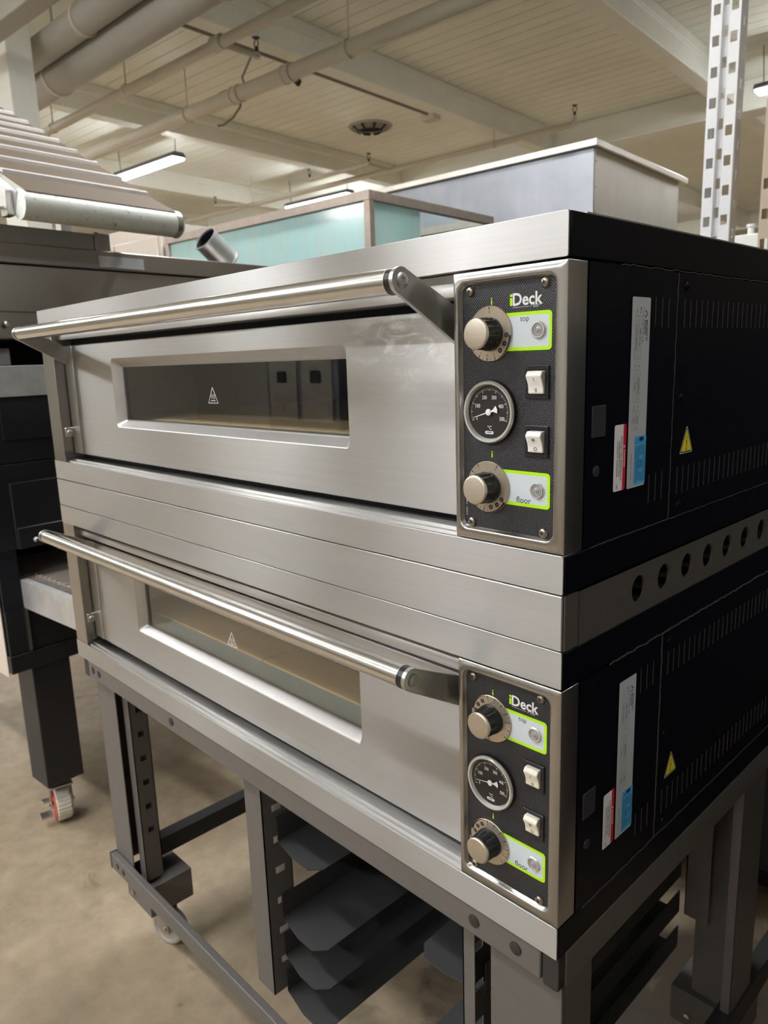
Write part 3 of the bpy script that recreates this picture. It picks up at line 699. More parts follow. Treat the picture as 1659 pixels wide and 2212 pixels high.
# ------------------------------------------------------------------ stand
st = thing('oven_stand', 'dark grey steel stand on casters under the deck ovens, with tray runners', 'oven stand', (-0.695, 0.4, -ZO))
ZR0, ZR1 = -0.8755, -0.8310
g = G().box(-1.345, -0.0255, 0.0040, 0.030, ZR0, ZR1-0.0005); g.build('front_rail', M['grey_coat'], st, bevel=0.002)
for xa, xb in ((-1.372, -1.349), (-0.0235, -0.001)):
    G().prism(rr(xa, xb, ZR0-0.004, ZR1-0.002, 0.004, 3), lambda x, z, t: (x, t, z), 0.0052, 0.020).build('rail_end_cap', M['dark_coat'], st, bevel=0.001)
for x in (-1.318, -1.285, -0.93, -0.128, -0.062):
    G().rev([(0.0088, 0), (0.0086, 0.0012), (0.0060, 0.0022), (0.0010, 0.0025)], (x, 0.0040, -0.8535), (0, -1, 0), 20, 0, False, True).build('rail_bolt', M['dark_coat'], st)
for xa, xb in ((-1.376, -1.346), (-0.030, -0.0002)):
    G().box(xa, xb, 0.0205, 0.83, -0.8800, ZR1-0.0006).build('side_rail', M['grey_coat'], st, bevel=0.0015)
G().box(-1.345, -0.03, 0.80, 0.83, -0.8800, ZR1-0.001).build('rear_rail', M['grey_coat'], st, bevel=0.0015)
ZL = -1.385
def outer_leg(name, sgn, y0, y1):
    # sgn -1 left, +1 right; a C section: broad front face, outer side, return
    xo = -1.374 if sgn < 0 else -0.004
    xi = xo+0.100 if sgn < 0 else xo-0.110
    lo, hi = min(xo, xi), max(xo, xi)
    side = (xo, xo+0.003) if sgn < 0 else (xo-0.003, xo)
    rear = y0 > 0.3                     # the rear legs open to the front
    g = G().box(lo, hi, y0 if not rear else y1-0.003, y0+0.003 if not rear else y1, ZL-0.045, ZR0)
    g.box(side[0], side[1], y0, y1, ZL-0.045, -0.8805)
    lip = (xo, xo+0.018*(-sgn)) if rear else (lo, hi)
    g.box(min(lip), max(lip), y1-0.003 if not rear else y0, y1 if not rear else y0+0.003, ZL-0.045, -0.8805)
    return g.build('leg', M['grey_coat'], st, bevel=0.0012)
outer_leg('leg', -1, 0.031, 0.110); outer_leg('leg', 1, 0.0205, 0.088)
outer_leg('leg', -1, 0.595, 0.690); outer_leg('leg', 1, 0.590, 0.690)
def slot_post(x0, x1, y0, y1, zlo, face, mat):      # a channel with square slots in its +x or -x web
    g = G()
    xw = x1 if face > 0 else x0
    zs = [-0.955-0.066*k for k in range(6)]
    zs = [z for z in zs if z-0.008 > zlo+0.01]
    edges = [ZR0]+[e for z in zs for e in (z+0.0075, z-0.0075)]+[zlo]
    ys = (y0, y0+(y1-y0)*0.36, y0+(y1-y0)*0.70, y1)
    t = 0.002*face
    for i in range(0, len(edges)-1, 2): g.box(min(xw, xw-t), max(xw, xw-t), y0, y1, edges[i+1], edges[i])
    for i in range(1, len(edges)-1, 2):
        g.box(min(xw, xw-t), max(xw, xw-t), ys[0], ys[1], edges[i+1], edges[i]); g.box(min(xw, xw-t), max(xw, xw-t), ys[2], ys[3], edges[i+1], edges[i])
    g.box(x0, x1, y0, y0+0.002, zlo, ZR0); 
    g.box(x0, x1, y1-0.002, y1, zlo, ZR0)
    return g.build('slotted_post', mat, st, smooth=False)
slot_post(-1.272, -1.240, 0.048, 0.094, ZL-0.04, 1, M['grey_coat'])
slot_post(-0.7115, -0.6560, 0.031, 0.092, -1.352, 1, M['grey_coat'])
slot_post(-0.7115, -0.6560, 0.640, 0.700, -1.300, 1, M['grey_coat'])
slot_post(-0.1710, -0.1500, 0.031, 0.092, -1.352, -1, M['grey_coat'])
slot_post(-0.1180, -0.0720, 0.640, 0.700, -1.225, -1, M['grey_coat'])
# base rails
G().box(-1.372, -0.004, 0.0130, 0.0300, -1.432, -1.388).build('base_rail', M['grey_coat'], st, bevel=0.0018)
G().prism(rr(-1.3775, -1.3690, -1.433, -1.387, 0.003, 3), lambda x, z, t: (x, t, z), 0.0125, 0.0305).build('rail_end_cap', M['black_gloss'], st)
for x in (-1.335, -1.300, -0.640): G().rev([(0.008, 0), (0.0078, 0.0010), (0.0050, 0.0018)], (x, 0.0130, -1.410), (0, -1, 0), 18, 0, False, True).build('rail_bolt', M['black_gloss'], st)
G().box(-1.320, -1.280, 0.112, 0.830, -1.403, -1.355).build('base_rail', M['dark_coat'], st, bevel=0.0015)
G().box(-0.030, -0.0005, 0.0905, 0.900, -1.398, -1.345).build('base_rail', M['dark_coat'], st, bevel=0.0015)
# feet with casters
def stand_caster(cx, cy, spin):
    g = G().box(cx-0.066, cx+0.066, cy-0.060, cy+0.060, -1.515, -1.4335)
    foot = g.build('caster_foot', M['grey_coat'], st, bevel=0.0015)
    G().rev([(0.0065, 0), (0.0065, 0.004), (0.003, 0.006)], (cx-0.030, cy-0.060, -1.490), (0, -1, 0), 14, 0, False, True).build('foot_bolt', M['zinc'], foot)
    R = 0.050; zc = -ZO+R
    ax = Vector((math.cos(spin), math.sin(spin), 0)); fw = Vector((-math.sin(spin), math.cos(spin), 0)); c = Vector((cx, cy, zc))+fw*0.022
    w = G().rev([(0.012, -0.013), (0.036, -0.013), (0.040, -0.016), (R-0.004, -0.016), (R, -0.011), (R, 0.011), (R-0.004, 0.016), (0.040, 0.016), (0.036, 0.013), (0.012, 0.013)], c, ax, 40, 0, True, True)
    w.build('wheel', M['wheel_grey'], st)
    f = G()
    for s in (-1, 1):
        q = c+ax*(0.021*s)
        f.loft([[q+fw*0.012+Vector((0, 0, -0.012))+ax*t, q-fw*0.012+Vector((0, 0, -0.012))+ax*t, q-fw*0.046+Vector((0, 0, 0.070))+ax*t, q+fw*0.008+Vector((0, 0, 0.070))+ax*t] for t in (-0.0012, 0.0012)], 0, True, True)
    top = Vector((cx, cy, -1.527))
    f.rev([(0.034, 0), (0.036, 0.006), (0.030, 0.012)], top, (0, 0, 1), 24, 0, True, True)
    f.cyl(c-ax*0.026, c+ax*0.026, 0.006, 12)
    f.build('caster_fork', M['zinc'], st, bevel=0.0005)
    b = G(); e = Vector((cx, cy, -1.538))-fw*0.075
    b.loft([[e+ax*0.018*k1+Vector((0, 0, 0.006*k2)) for k1, k2 in ((-1, -1), (1, -1), (1, 1), (-1, 1))], [e+fw*0.045+ax*0.022*k1+Vector((0, 0, 0.010+0.006*k2)) for k1, k2 in ((-1, -1), (1, -1), (1, 1), (-1, 1))]], 0, True, True)
    b.build('brake_pedal', M['zinc'], st, bevel=0.002)
stand_caster(-1.285, 0.100, -1.2); stand_caster(-0.085, 0.100, 0.3); stand_caster(-1.285, 0.690, 0.7); stand_caster(-0.085, 0.735, 1.2)
# tray runners: angle section with clipped front corners
for k, z in enumerate((-1.0226, -1.190, -1.274, -1.358)):
    for sgn, xw in ((1, -0.6540), (-1, -0.1530)):
        wd = 0.128
        pts = [(xw, 0.056), (xw+sgn*0.018, 0.056) if False else (xw, 0.056), (xw+sgn*0.070, 0.048), (xw+sgn*0.106, 0.048), (xw+sgn*wd, 0.064), (xw+sgn*wd, 0.70), (xw, 0.70)]
        pts = [(xw, 0.060), (xw+sgn*0.066, 0.047), (xw+sgn*0.108, 0.047), (xw+sgn*wd, 0.068), (xw+sgn*wd, 0.70), (xw, 0.70)]
        g = G().prism(pts, lambda x, y, t: (x, y, t), z-0.0018, z)
        g.box(min(xw, xw+sgn*0.0018), max(xw, xw+sgn*0.0018), 0.060, 0.70, z, z+0.048)
        g.build('tray_runner', M['runner'], st, smooth=False)

# ------------------------------------------------------------------ conveyor oven at the left
XF = -1.974
co = thing('conveyor_oven', 'tall dark double conveyor oven on black legs, left of the deck ovens', 'conveyor oven', (-2.6, 1.0, -ZO), FB)
Y0, Y1, XB = 0.180, 1.760, -3.25
g = G().box(XB, XF, Y0, Y1, -0.036, 0.178)                          # upper cabinet
g.build('upper_cabinet', M['oven_steel'], co, bevel=0.002)
G().box(XB-0.01, XF+0.008, Y0-0.01, Y1+0.01, 0.182, 0.240).build('lid', M['oven_steel'], co, bevel=0.003)
G().box(XB, XF-0.006, Y0, Y1, 0.177, 0.183).build('seam', M['gasket'], co)
G().box(XF+0.0082, XF+0.0088, 0.611, 0.772, 0.190, 0.224).build('blank_label', M['plate_grey'], co)
G().prism([(XF, 0.044), (XF+0.004, 0.040), (XF+0.004, -0.034), (XF, -0.036)], lambda x, z, t: (x, t, z), Y0+0.002, Y1-0.002).build('front_lip', M['oven_steel'], co)
for y, z in ((0.294, 0.007), (1.2, 0.007)):
    G().rev([(0.004, 0), (0.004, 0.010), (0.008, 0.011), (0.0085, 0.016), (0.004, 0.020)], (XF+0.004, y, z), (1, 0, 0), 16, 0, False, True).build('latch_knob', M['zinc'], co)
# openings: side cheeks left around a dark tunnel
g = G().box(XB, XF-0.22, Y0, Y1, -0.114, -0.0362).box(XF-0.22, XF, 0.78, Y1, -0.114, -0.0362).box(XF-0.22, XF, Y0, 0.19, -0.114, -0.0362)
g.build('upper_tunnel', M['gasket'], co)
G().box(XF-0.218, XF-0.10, 0.27, 0.34, -0.112, -0.060).build('burner_block', M['galvanised'], co, bevel=0.002)
G().box(XF-0.12, XF+0.016, Y0, 1.30, -0.206, -0.1145).build('upper_conveyor_side', M['galvanised'], co, bevel=0.002)
g = G().box(XB, XF, Y0, Y1, -0.404, -0.2065); g.box(XB, XF-0.122, Y0, Y1, -0.2065, -0.1142); g.build('middle_cabinet', M['dark_oven'], co, bevel=0.002)
G().box(XF, XF+0.004, 0.245, 0.80, -0.335, -0.225).build('control_cover', M['dark_oven'], co, bevel=0.001)
g = G().box(XB, XF, Y0, Y1, -0.671, -0.407).build('lower_cabinet', M['dark_oven'], co, bevel=0.002)
g = G().prism(rr(0.243, 1.10, -0.6705, -0.465, 0.003, 3), lambda y, z, t: (t, y, z), XF-0.002, XF+0.010)
g.prism([(XF+0.010, -0.603), (XF+0.014, -0.606), (XF+0.014, -0.670), (XF+0.010, -0.670)], lambda x, z, t: (x, t, z), 0.247, 1.096)
dr = g.build('access_door', M['dark_oven'], co, bevel=0.0015)
G().rev([(0.004, 0), (0.004, 0.008), (0.008, 0.009), (0.008, 0.014), (0.004, 0.018)], (XF+0.014, 0.293, -0.646), (1, 0, 0), 16, 0, False, True).build('door_knob', M['zinc'], dr)
G().box(XB, XF-0.35, Y0, Y1, -0.8595, -0.6715).box(XF-0.35, XF, Y0, 0.238, -0.8595, -0.6715).box(XF-0.35, XF, 0.98, Y1, -0.8595, -0.6715).build('lower_tunnel', M['gasket'], co)
# wire belt bed sticking out to the right
BX = -1.60
G().box(XF-0.35, BX, 0.240, 0.2435, -0.859, -0.769).box(XF-0.35, BX, 0.244, 0.262, -0.772, -0.769).box(XF-0.34, BX, 0.975, 0.979, -0.859, -0.769).box(BX-0.003, BX, 0.2435, 0.975, -0.859, -0.780).build('belt_bed', M['galvanised'], co)
g = G(); n = 44
for i in range(n):
    x = BX-0.01-i*(BX-0.01-(XF-0.33))/n
    g.cyl((x, 0.266, -0.772), (x, 0.970, -0.772), 0.0016, 6)
for y in (0.30, 0.42, 0.54, 0.66, 0.78, 0.90):
    pts = []
    for i in range(n):
        x = BX-0.01-i*(BX-0.01-(XF-0.33))/n; pts.append((x, y+(0.008 if i % 2 else -0.008), -0.7705))
    g.pipe(pts, 0.0013, 5)
g.build('wire_belt', M['wire'], co)
G().box(XF-0.35, BX-0.004, 0.2436, 0.9745, -0.8585, -0.850).build('belt_pan', M['dark_oven'], co)
G().box(XB, XF, Y0, Y1, -1.004, -0.8597).build('lower_panel', M['dark_oven'], co, bevel=0.002)
G().box(XB-0.004, XF+0.006, Y0-0.004, Y1+0.004, -1.062, -1.0045).build('base_frame', M['dark_oven'], co, bevel=0.002)
G().box(XF+0.0002, XF+0.010, 0.238, 0.246, -1.0, -0.862).build('panel_edge', M['zinc'], co)
G().box(-2.9, XF-0.016, Y0-0.007, Y0-0.0042, -1.075, -0.30).build('end_panel', M['cream_panel'], co)
for xa in (XF-0.120, XB+0.02):
    for ya in (0.238, Y1-0.16):
        G().box(xa, xa+0.120, ya, ya+0.124, -1.490, -1.0622).build('leg', M['dark_oven'], co, bevel=0.003)
        c = Vector((xa+0.060, ya+0.062, -ZO+0.062)); R = 0.062
        n = 28; loops = []
        for t in (-0.024, -0.020, 0.020, 0.024):
            loops.append([(c.x+(R-(0.004 if (i % 4) < 1 and abs(t) < 0.022 else 0)-(0.006 if abs(t) > 0.022 else 0))*math.cos(2*PI*i/112), c.y+t, c.z+(R-(0.004 if (i % 4) < 1 and abs(t) < 0.022 else 0)-(0.006 if abs(t) > 0.022 else 0))*math.sin(2*PI*i/112)) for i in range(112)])
        PH = -0.255
        wh = G().loft(loops, 0, True, True).rotz(c, PH).build('wheel', M['tread'], co, smooth=False)
        for s in (-1, 1):
            G().rev([(0.056, 0), (0.056, 0.003), (0.030, 0.005), (0.028, 0.002), (0.004, 0.004)], (c.x, c.y+s*0.024, c.z), (0, s, 0), 32, 0, False, True).rotz(c, PH).build('rim', M['red_wheel'] if s < 0 else M['wheel_grey'], wh)
        f = G()
        for s in (-1, 1): f.box(c.x-0.014, c.x+0.014, c.y+s*0.034-0.0015, c.y+s*0.034+0.0015, c.z-0.014, -1.512)
        f.box(c.x-0.040, c.x+0.045, c.y-0.036, c.y+0.036, -1.514, -1.508)
        f.cyl((c.x, c.y-0.042, c.z), (c.x, c.y+0.042, c.z), 0.006, 10)
        f.cyl((c.x, c.y, -1.509), (c.x, c.y, -1.489), 0.018, 14)
        fk = f.rotz(c, PH).build('caster_fork', M['zinc'], co, bevel=0.001)
        for q in ((c.x+0.005, c.x+0.045, c.y-0.074, c.y-0.037, c.z-0.022, c.z-0.016), (c.x+0.012, c.x+0.036, c.y-0.064, c.y-0.0375, c.z+0.030, c.z+0.036)): G().box(*q).rotz(c, PH).build('brake_pedal', M['zinc'], fk, bevel=0.001)

# tray rail lying on the lid of the conveyor oven
t = thing('steel_rail', 'dark steel rail with square end block lying on the conveyor oven lid', 'rail', (XF-0.06, 0.4, 0.2402), FB)
G().box(XF-0.095, XF-0.015, 0.05, 0.615, 0.2404, 0.2930).build('bar', M['oven_steel'], t, bevel=0.003)
G().box(XF-0.100, XF-0.010, 0.6152, 0.668, 0.2404, 0.2960).build('end_block', M['oven_steel'], t, bevel=0.003)
G().cyl((XF-0.05, 0.642, 0.2960), (XF-0.05, 0.642, 0.304), 0.008, 12).build('stud', M['dark_metal'], t)

# inclined cleated belt conveyor
ic = thing('inclined_conveyor', 'tan inclined belt conveyor with white cleats and a worn pale roller, above the conveyor oven', 'belt conveyor', (-2.4, 0.52, 0.2402), FB)
SL = 0.495; X0r, Z0r, Rr = -1.757, 0.306, 0.039
dirv = Vector((-1, 0, SL)).normalized(); nv = Vector((SL, 0, 1)).normalized()
YA, YB = 0.292, 0.752
cr = Vector((X0r, 0, Z0r))
def bp(t, h, y): p = cr+dirv*t+nv*(Rr+h); return Vector((p.x, y, p.z))
Ln = 1.75
g = G()
sect = [cr+dirv*Ln+nv*(Rr+0.003), cr+nv*(Rr+0.003)]
for i in range(1, 5): 
    a = i/4*0.08*PI; sect.append(cr+(nv*math.cos(a)-dirv*math.sin(a))*(Rr+0.003))
inner = [cr-dirv*math.sin(0.5*PI)*(Rr+0.0005)]
sect2 = [(p.x, p.z) for p in sect]
back = [cr+(nv*math.cos(a)-dirv*math.sin(a))*(Rr+0.0004) for a in [i/4*0.08*PI for i in range(4, -1, -1)]]+[cr+dirv*Ln+nv*(Rr+0.0004)]
g.prism(sect2+[(p.x, p.z) for p in back], lambda x, z, t: (x, t, z), YA, YB)
g.build('belt', M['belt'], ic)
def cleat(tt):
    q = G(); a = [bp(tt, 0.0031, YA+0.004), bp(tt+0.022, 0.0031, YA+0.004), bp(tt+0.018, 0.012, YA+0.004), bp(tt+0.004, 0.012, YA+0.004)]
    b = [p+Vector((0, YB-YA-0.008, 0)) for p in a]
    q.loft([a, b], 0, True, True).build('cleat', M['cleat'], ic)
# cleats follow their spacing on the photographed belt
for xx in (-1.903, -2.045, -2.189, -2.316, -2.434, -2.545, -2.655, -2.765, -2.875, -2.985, -3.095, -3.2):
    cleat(((X0r-xx)-0.02)/abs(dirv.x)*1.0)
G().rev([(0.012, -0.012), (Rr, -0.010), (Rr, YB-YA+0.002), (0.012, YB-YA+0.004)], (X0r, YA, Z0r), (0, 1, 0), 40, 0, True, True).build('roller', M['roller'], ic)
G().rev([(Rr+0.002, 0), (Rr+0.002, 0.016), (Rr-0.004, 0.024), (0.006, 0.025), (0.005, 0.036)], (X0r, YB+0.003, Z0r), (0, 1, 0), 32, 0, True, True).build('bearing_cap', M['zinc'], ic)
# near side: pressed plate, tension block and bolt
for yy in (YA-0.014, YB+0.004):
    q = G(); s = cr+dirv*0.012
    pts = [s-nv*0.030, s+nv*0.030, s+dirv*0.05+nv*0.034, s+dirv*Ln+nv*0.034, s+dirv*Ln-nv*0.034, s+dirv*0.05-nv*0.034]
    q.prism([(p.x, p.z) for p in pts], lambda x, z, t: (x, t, z), yy, yy+0.005).build('side_plate', M['galvanised'], ic)
G().prism(rr(X0r-0.062, X0r-0.022, Z0r-0.028, Z0r+0.040, 0.007, 4), lambda x, z, t: (x, t, z), YA-0.034, YA-0.014).build('tension_block', M['zinc'], ic, bevel=0.002)
G().cyl((X0r-0.045, YA-0.016, Z0r-0.002), (X0r-0.095, YA-0.066, Z0r+0.006), 0.006, 12).cyl((X0r-0.088, YA-0.058, Z0r+0.004), (X0r-0.092, YA-0.063, Z0r+0.005), 0.012, 6).build('tension_bolt', M['zinc'], ic)
for xx in (-2.35, -3.0):
    zz = Z0r+(X0r-xx)*SL
    G().box(xx-0.02, xx+0.02, YA+0.03, YA+0.07, 0.2403, zz-0.05).box(xx-0.02, xx+0.02, YB-0.07, YB-0.03, 0.2403, zz-0.05).box(xx-0.02, xx+0.02, YA-0.010, YB+0.006, zz-0.060, zz-0.040).build('support', M['zinc'], ic, bevel=0.002)

# duct elbow on the lid
t = G(); a0 = Vector((-2.02, 1.40, 0.2406)); 
ax = Vector((-0.02, -0.78, 0.62)).normalized(); p0 = Vector((-2.27, 1.36, 0.292))
t.rev([(0.052, 0), (0.054, 0.004), (0.054, 0.125), (0.056, 0.128), (0.056, 0.135), (0.052, 0.135), (0.051, 0.02)], p0, ax, 36, 0)
t.rev([(0.0505, 0.128), (0.0500, 0.02), (0.001, 0.018)], p0, ax, 36, 1)
t.rev([(0.060, -0.004), (0.060, 0.002), (0.052, 0.004)], p0, ax, 36, 0)
t.loft([[p0+Vector((0.052*math.cos(2*PI*i/28), 0.052*math.sin(2*PI*i/28), -0.0515)) for i in range(28)], [p0+Vector((0.052*math.cos(2*PI*i/28), 0.052*math.sin(2*PI*i/28), -0.012)) for i in range(28)]], 0, True, True)
tag(t.build('vent_elbow', [M['galvanised'], M['gasket']], frame=FB), 'short galvanised vent elbow with dark open mouth standing on the conveyor oven lid', 'vent elbow')

# cream cabinet behind the conveyor oven
t = thing('cream_cabinet', 'cream enamelled cabinet behind the conveyor oven, left of the glass case', 'cabinet', (-4.3, 2.2, -ZO), FB)
G().box(-5.1, -3.585, 1.92, 2.6, -ZO+0.06, 0.70).build('body', M['cream_panel'], t, bevel=0.006)
for i in range(3): G().box(-5.07+i*0.49, -4.60+i*0.49, 1.908, 1.9195, -1.3, 0.62).build('door', M['cream_panel'], t, bevel=0.004)
G().box(-5.05, -3.63, 1.96, 2.56, -ZO, -ZO+0.061).build('plinth', M['dark_metal'], t)

# glass display case
t = thing('glass_case', 'tall glass display case with rusty frame and turquoise film on its panes', 'display case', (-2.7, 2.4, -ZO), FB)
ZC = 0.600; xa, xb, ya, yb = -3.53, -1.942, 1.90, 2.87
g = G().box(xa, xb, ya, ya+0.034, ZC-0.042, ZC); g.build('front_top_rail', M['rusty'], t, bevel=0.002)
G().box(xb-0.034, xb, ya+0.0345, yb, ZC-0.042, ZC).build('side_top_rail', M['rusty'], t, bevel=0.002)
G().box(xa, xb, yb+0.0005, yb+0.034, ZC-0.042, ZC).build('rear_top_rail', M['rusty'], t, bevel=0.002)
G().box(xa, xa+0.034, ya+0.0345, yb, ZC-0.042, ZC).build('side_top_rail', M['rusty'], t, bevel=0.002)
for x in (xa, xb-0.034):
    for y in (ya, yb):
        G().box(x, x+0.034, y, y+0.034, -0.60, ZC-0.0425).build('post', M['rusty'], t, bevel=0.002)
G().box(xa+0.035, xb-0.035, ya+0.014, ya+0.019, -0.55, ZC-0.043).build('front_pane', M['film'], t)
G().box(xb-0.020, xb-0.015, ya+0.035, ya+0.38, -0.55, ZC-0.043).build('filmed_side_pane', M['film'], t)
G().box(xb-0.020, xb-0.015, ya+0.381, yb-0.001, -0.55, ZC-0.043).build('clear_side_pane', M['clear_glass'], t)
G().box(xa, xb, ya, yb+0.034, -ZO+0.05, -0.601).build('base_cabinet', M['bin_steel'], t, bevel=0.004)
G().box(xa+0.05, xb-0.05, ya+0.04, yb, -ZO, -ZO+0.051).build('plinth', M['dark_metal'], t)

# big stainless box
t = thing('steel_hood_box', 'large hazy stainless box with lipped top, behind the glass case', 'steel box', (-2.1, 3.6, -ZO), FB)
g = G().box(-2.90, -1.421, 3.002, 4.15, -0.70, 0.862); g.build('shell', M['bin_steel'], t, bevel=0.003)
G().box(-1.4208, -1.4185, 3.012, 4.145, -0.68, 0.860).build('lit_side', M['bin_steel_bright'], t)  # light on this side of the box put in as paler steel
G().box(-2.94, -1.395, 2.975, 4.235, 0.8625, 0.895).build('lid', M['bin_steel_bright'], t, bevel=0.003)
for i in range(9): G().rev([(0.004, 0), (0.003, 0.002)], (-1.4184, 3.02, 0.80-i*0.12), (1, 0, 0), 10, 0, False, True).build('rivet', M['dark_metal'], t)
for x in (-2.85, -1.52):
    for y in (3.05, 4.05): G().box(x, x+0.06, y, y+0.06, -ZO, -0.7005).build('leg', M['bin_steel'], t, bevel=0.002)

# racking uprights
def upright(x0, x1, y0, dep, mat, ztop, label, tilt=0):
    g = G(); fl = (x1-x0)*0.40; pitch = 0.0905; hw, hh = 0.0105, 0.0155
    zs = [i*pitch-ZO+0.12 for i in range(int((ztop+ZO-0.2)/pitch))]
    def strip(xa, xb, y):
        xm = (xa+xb)/2; prev = -ZO
        for z in zs:
            g.box(xa, xb, y, y+0.0022, prev, z-hh); g.box(xa, xm-hw, y, y+0.0022, z-hh, z+hh); g.box(xm+hw, xb, y, y+0.0022, z-hh, z+hh); prev = z+hh
        g.box(xa, xb, y, y+0.0022, prev, ztop)
    strip(x0, x0+fl, y0); strip(x1-fl, x1, y0)
    yb = y0+0.018; xm0, xm1 = x0+fl, x1-fl; prev = -ZO
    g.box(xm0-0.002, xm0, y0, yb, -ZO, ztop); g.box(xm1, xm1+0.002, y0, yb, -ZO, ztop)
    for z in zs:
        zz = z+pitch*0.3; g.box(xm0, xm1, yb-0.002, yb, prev, zz-0.016); prev = zz+0.016
    g.box(xm0, xm1, yb-0.002, yb, prev, ztop)
    for xs, sg in ((x1-0.0022, 1), (x0, -1)):
        prev = -ZO
        for z in zs:
            zz = z+pitch*0.55; g.box(xs, xs+0.0022, y0+0.002, y0+dep, prev, zz-0.014); g.box(xs, xs+0.0022, y0+0.002, y0+dep*0.40, zz-0.014, zz+0.014); g.box(xs, xs+0.0022, y0+dep*0.62, y0+dep, zz-0.014, zz+0.014); prev = zz+0.014
        g.box(xs, xs+0.0022, y0+0.002, y0+dep, prev, ztop)
    o = g.build('rack_upright', mat, frame=FB, smooth=False)
    tag(o, label, 'rack upright')
upright(-0.553, -0.462, 2.0, 0.070, M['rack_white'], 2.05, 'tall white perforated steel rack upright behind the black side of the deck ovens')
upright(-0.372, -0.285, 2.0, 0.070, M['rack_beige'], 0.62, 'beige perforated rack upright at the right edge of the photo')
t = thing('white_cabinet', 'white enamelled cabinet with dark door, behind the rack uprights', 'cabinet', (-0.5, 3.4, -ZO), FB)
G().box(-0.90, -0.20, 3.0, 3.6, -ZO, 0.36).build('body', M['white_panel'], t, bevel=0.006)
G().box(-0.80, -0.665, 2.985, 2.9995, -0.9, 0.305).build('dark_door', M['charcoal'], t, bevel=0.003)
G().rev([(0.014, 0), (0.014, 0.03), (0.020, 0.034), (0.020, 0.045)], (-0.685, 3.05, 0.361), (0, 0, 1), 16, 0, True, True).build('knob', M['white_panel'], t)

# ------------------------------------------------------------------ building
RX0, RX1, RY0, RY1, HC = -15.0, 9.0, -6.5, 20.0, 2.35
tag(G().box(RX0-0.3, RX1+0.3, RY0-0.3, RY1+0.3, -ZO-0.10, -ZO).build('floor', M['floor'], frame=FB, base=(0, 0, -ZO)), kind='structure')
g = G()
pw = 0.145; n = int((RY1-RY0)/pw)
for i in range(n):
    y = RY0+i*pw; g.box(RX0, RX1, y+0.0045, y+pw-0.0045, HC, HC+0.03)
g.box(RX0-0.3, RX1+0.3, RY0-0.3, RY1+0.3, HC+0.031, HC+0.20, mi=1)
tag(g.build('ceiling', [M['paint'], M['void']], frame=FB, base=(0, 0, HC), smooth=False), kind='structure')
for nm, b in (('wall_left', (RX0-0.2, RX0, RY0, RY1)), ('wall_right', (RX1, RX1+0.2, RY0, RY1)), ('wall_front', (RX0-0.2, RX1+0.2, RY0-0.2, RY0)), ('wall_back', (RX0-0.2, RX1+0.2, RY1, RY1+0.2))):
    tag(G().box(*b, -ZO, HC+0.03).build(nm, M['wall_paint'], frame=FB), kind='structure')
# beams along the depth, crown ledge at the top, in bays between girders
def beam(xr, y0, y1):
    prof = [(xr, HC-0.001), (xr, HC-0.080), (xr-0.018, HC-0.090), (xr-0.018, HC-0.240), (xr-0.165, HC-0.240), (xr-0.165, HC-0.090), (xr-0.183, HC-0.080), (xr-0.183, HC-0.001)]
    tag(G().prism(prof, lambda x, z, t: (x, t, z), y0, y1).build('ceiling_beam', M['beam_paint'], frame=FB, bevel=0.006), kind='structure')
GY = 7.43
for x in (-12.6, -10.5, -8.40, -6.26, -4.04, -2.03, 0.1, 2.2, 4.3):
    for a, b in ((RY0, 0.0), (0.15, GY), (GY+0.20, 15.0), (15.2, RY1)): beam(x, a, b)
for y in (0.0, GY, 15.0):
    g = G().prism([(y, HC-0.001), (y, HC-0.26), (y-0.055, HC-0.262), (y-0.055, HC-0.290), (y+0.205, HC-0.290), (y+0.205, HC-0.262), (y+0.150, HC-0.26), (y+0.150, HC-0.001)], lambda yy, z, t: (t, yy, z), RX0, RX1)
    if y != 0.0: tag(g.build('ceiling_girder', M['beam_paint'], frame=FB, bevel=0.006), kind='structure')
tag(G().box(-4.86, -4.575, 1.60, 1.765, -ZO, HC).build('column', M['beam_paint'], frame=FB, bevel=0.006), kind='structure')

# pipes and ducts
def hanger(parent, x, y, z, r):
    G().cyl((x, y, z+r), (x, y, HC), 0.006, 8).rev([(r+0.004, -0.012), (r+0.007, -0.012), (r+0.007, 0.012), (r+0.004, 0.012)], (x, y, z), (1, 0, 0), 24).build('hanger', M['pipe_paint'], parent)
def sprinkler(parent, p, q):            # arm from p on the pipe out to q, with an upright head on it
    p, q = Vector(p), Vector(q)
    G().cyl(p, q, 0.016, 12).rev([(0.022, -0.015), (0.022, 0.02)], q-Vector((0, 0, 0.0)), (0, 0, 1), 14, 0, True, True).build('branch_elbow', M['pipe_paint'], parent)
    h = G().cyl(q+Vector((0, 0, 0.02)), q+Vector((0, 0, 0.055)), 0.013, 12)
    for s in (-1, 1): h.pipe([q+Vector((s*0.012, 0, 0.055)), q+Vector((s*0.022, 0, 0.075)), q+Vector((s*0.010, 0, 0.098)), q+Vector((0, 0, 0.105))], 0.004, 6)
    h.rev([(0.004, 0.1), (0.026, 0.108), (0.026, 0.111), (0.004, 0.114)], q, (0, 0, 1), 18, 0, True, True)
    h.build('sprinkler_head', M['dark_metal'], parent)
pz = 1.94
t = thing('sprinkler_main', 'thick cream pipe hung under the ceiling beams, running past the left lamp', 'pipe', (-6, 3.40, pz), FB)
G().cyl((RX0, 3.40, pz), (RX1, 3.40, pz), 0.055, 24).build('pipe', M['pipe_paint'], t)
for x in (-5.28, -3.41, -8.6, -1.0): hanger(t, x, 3.40, pz, 0.055)
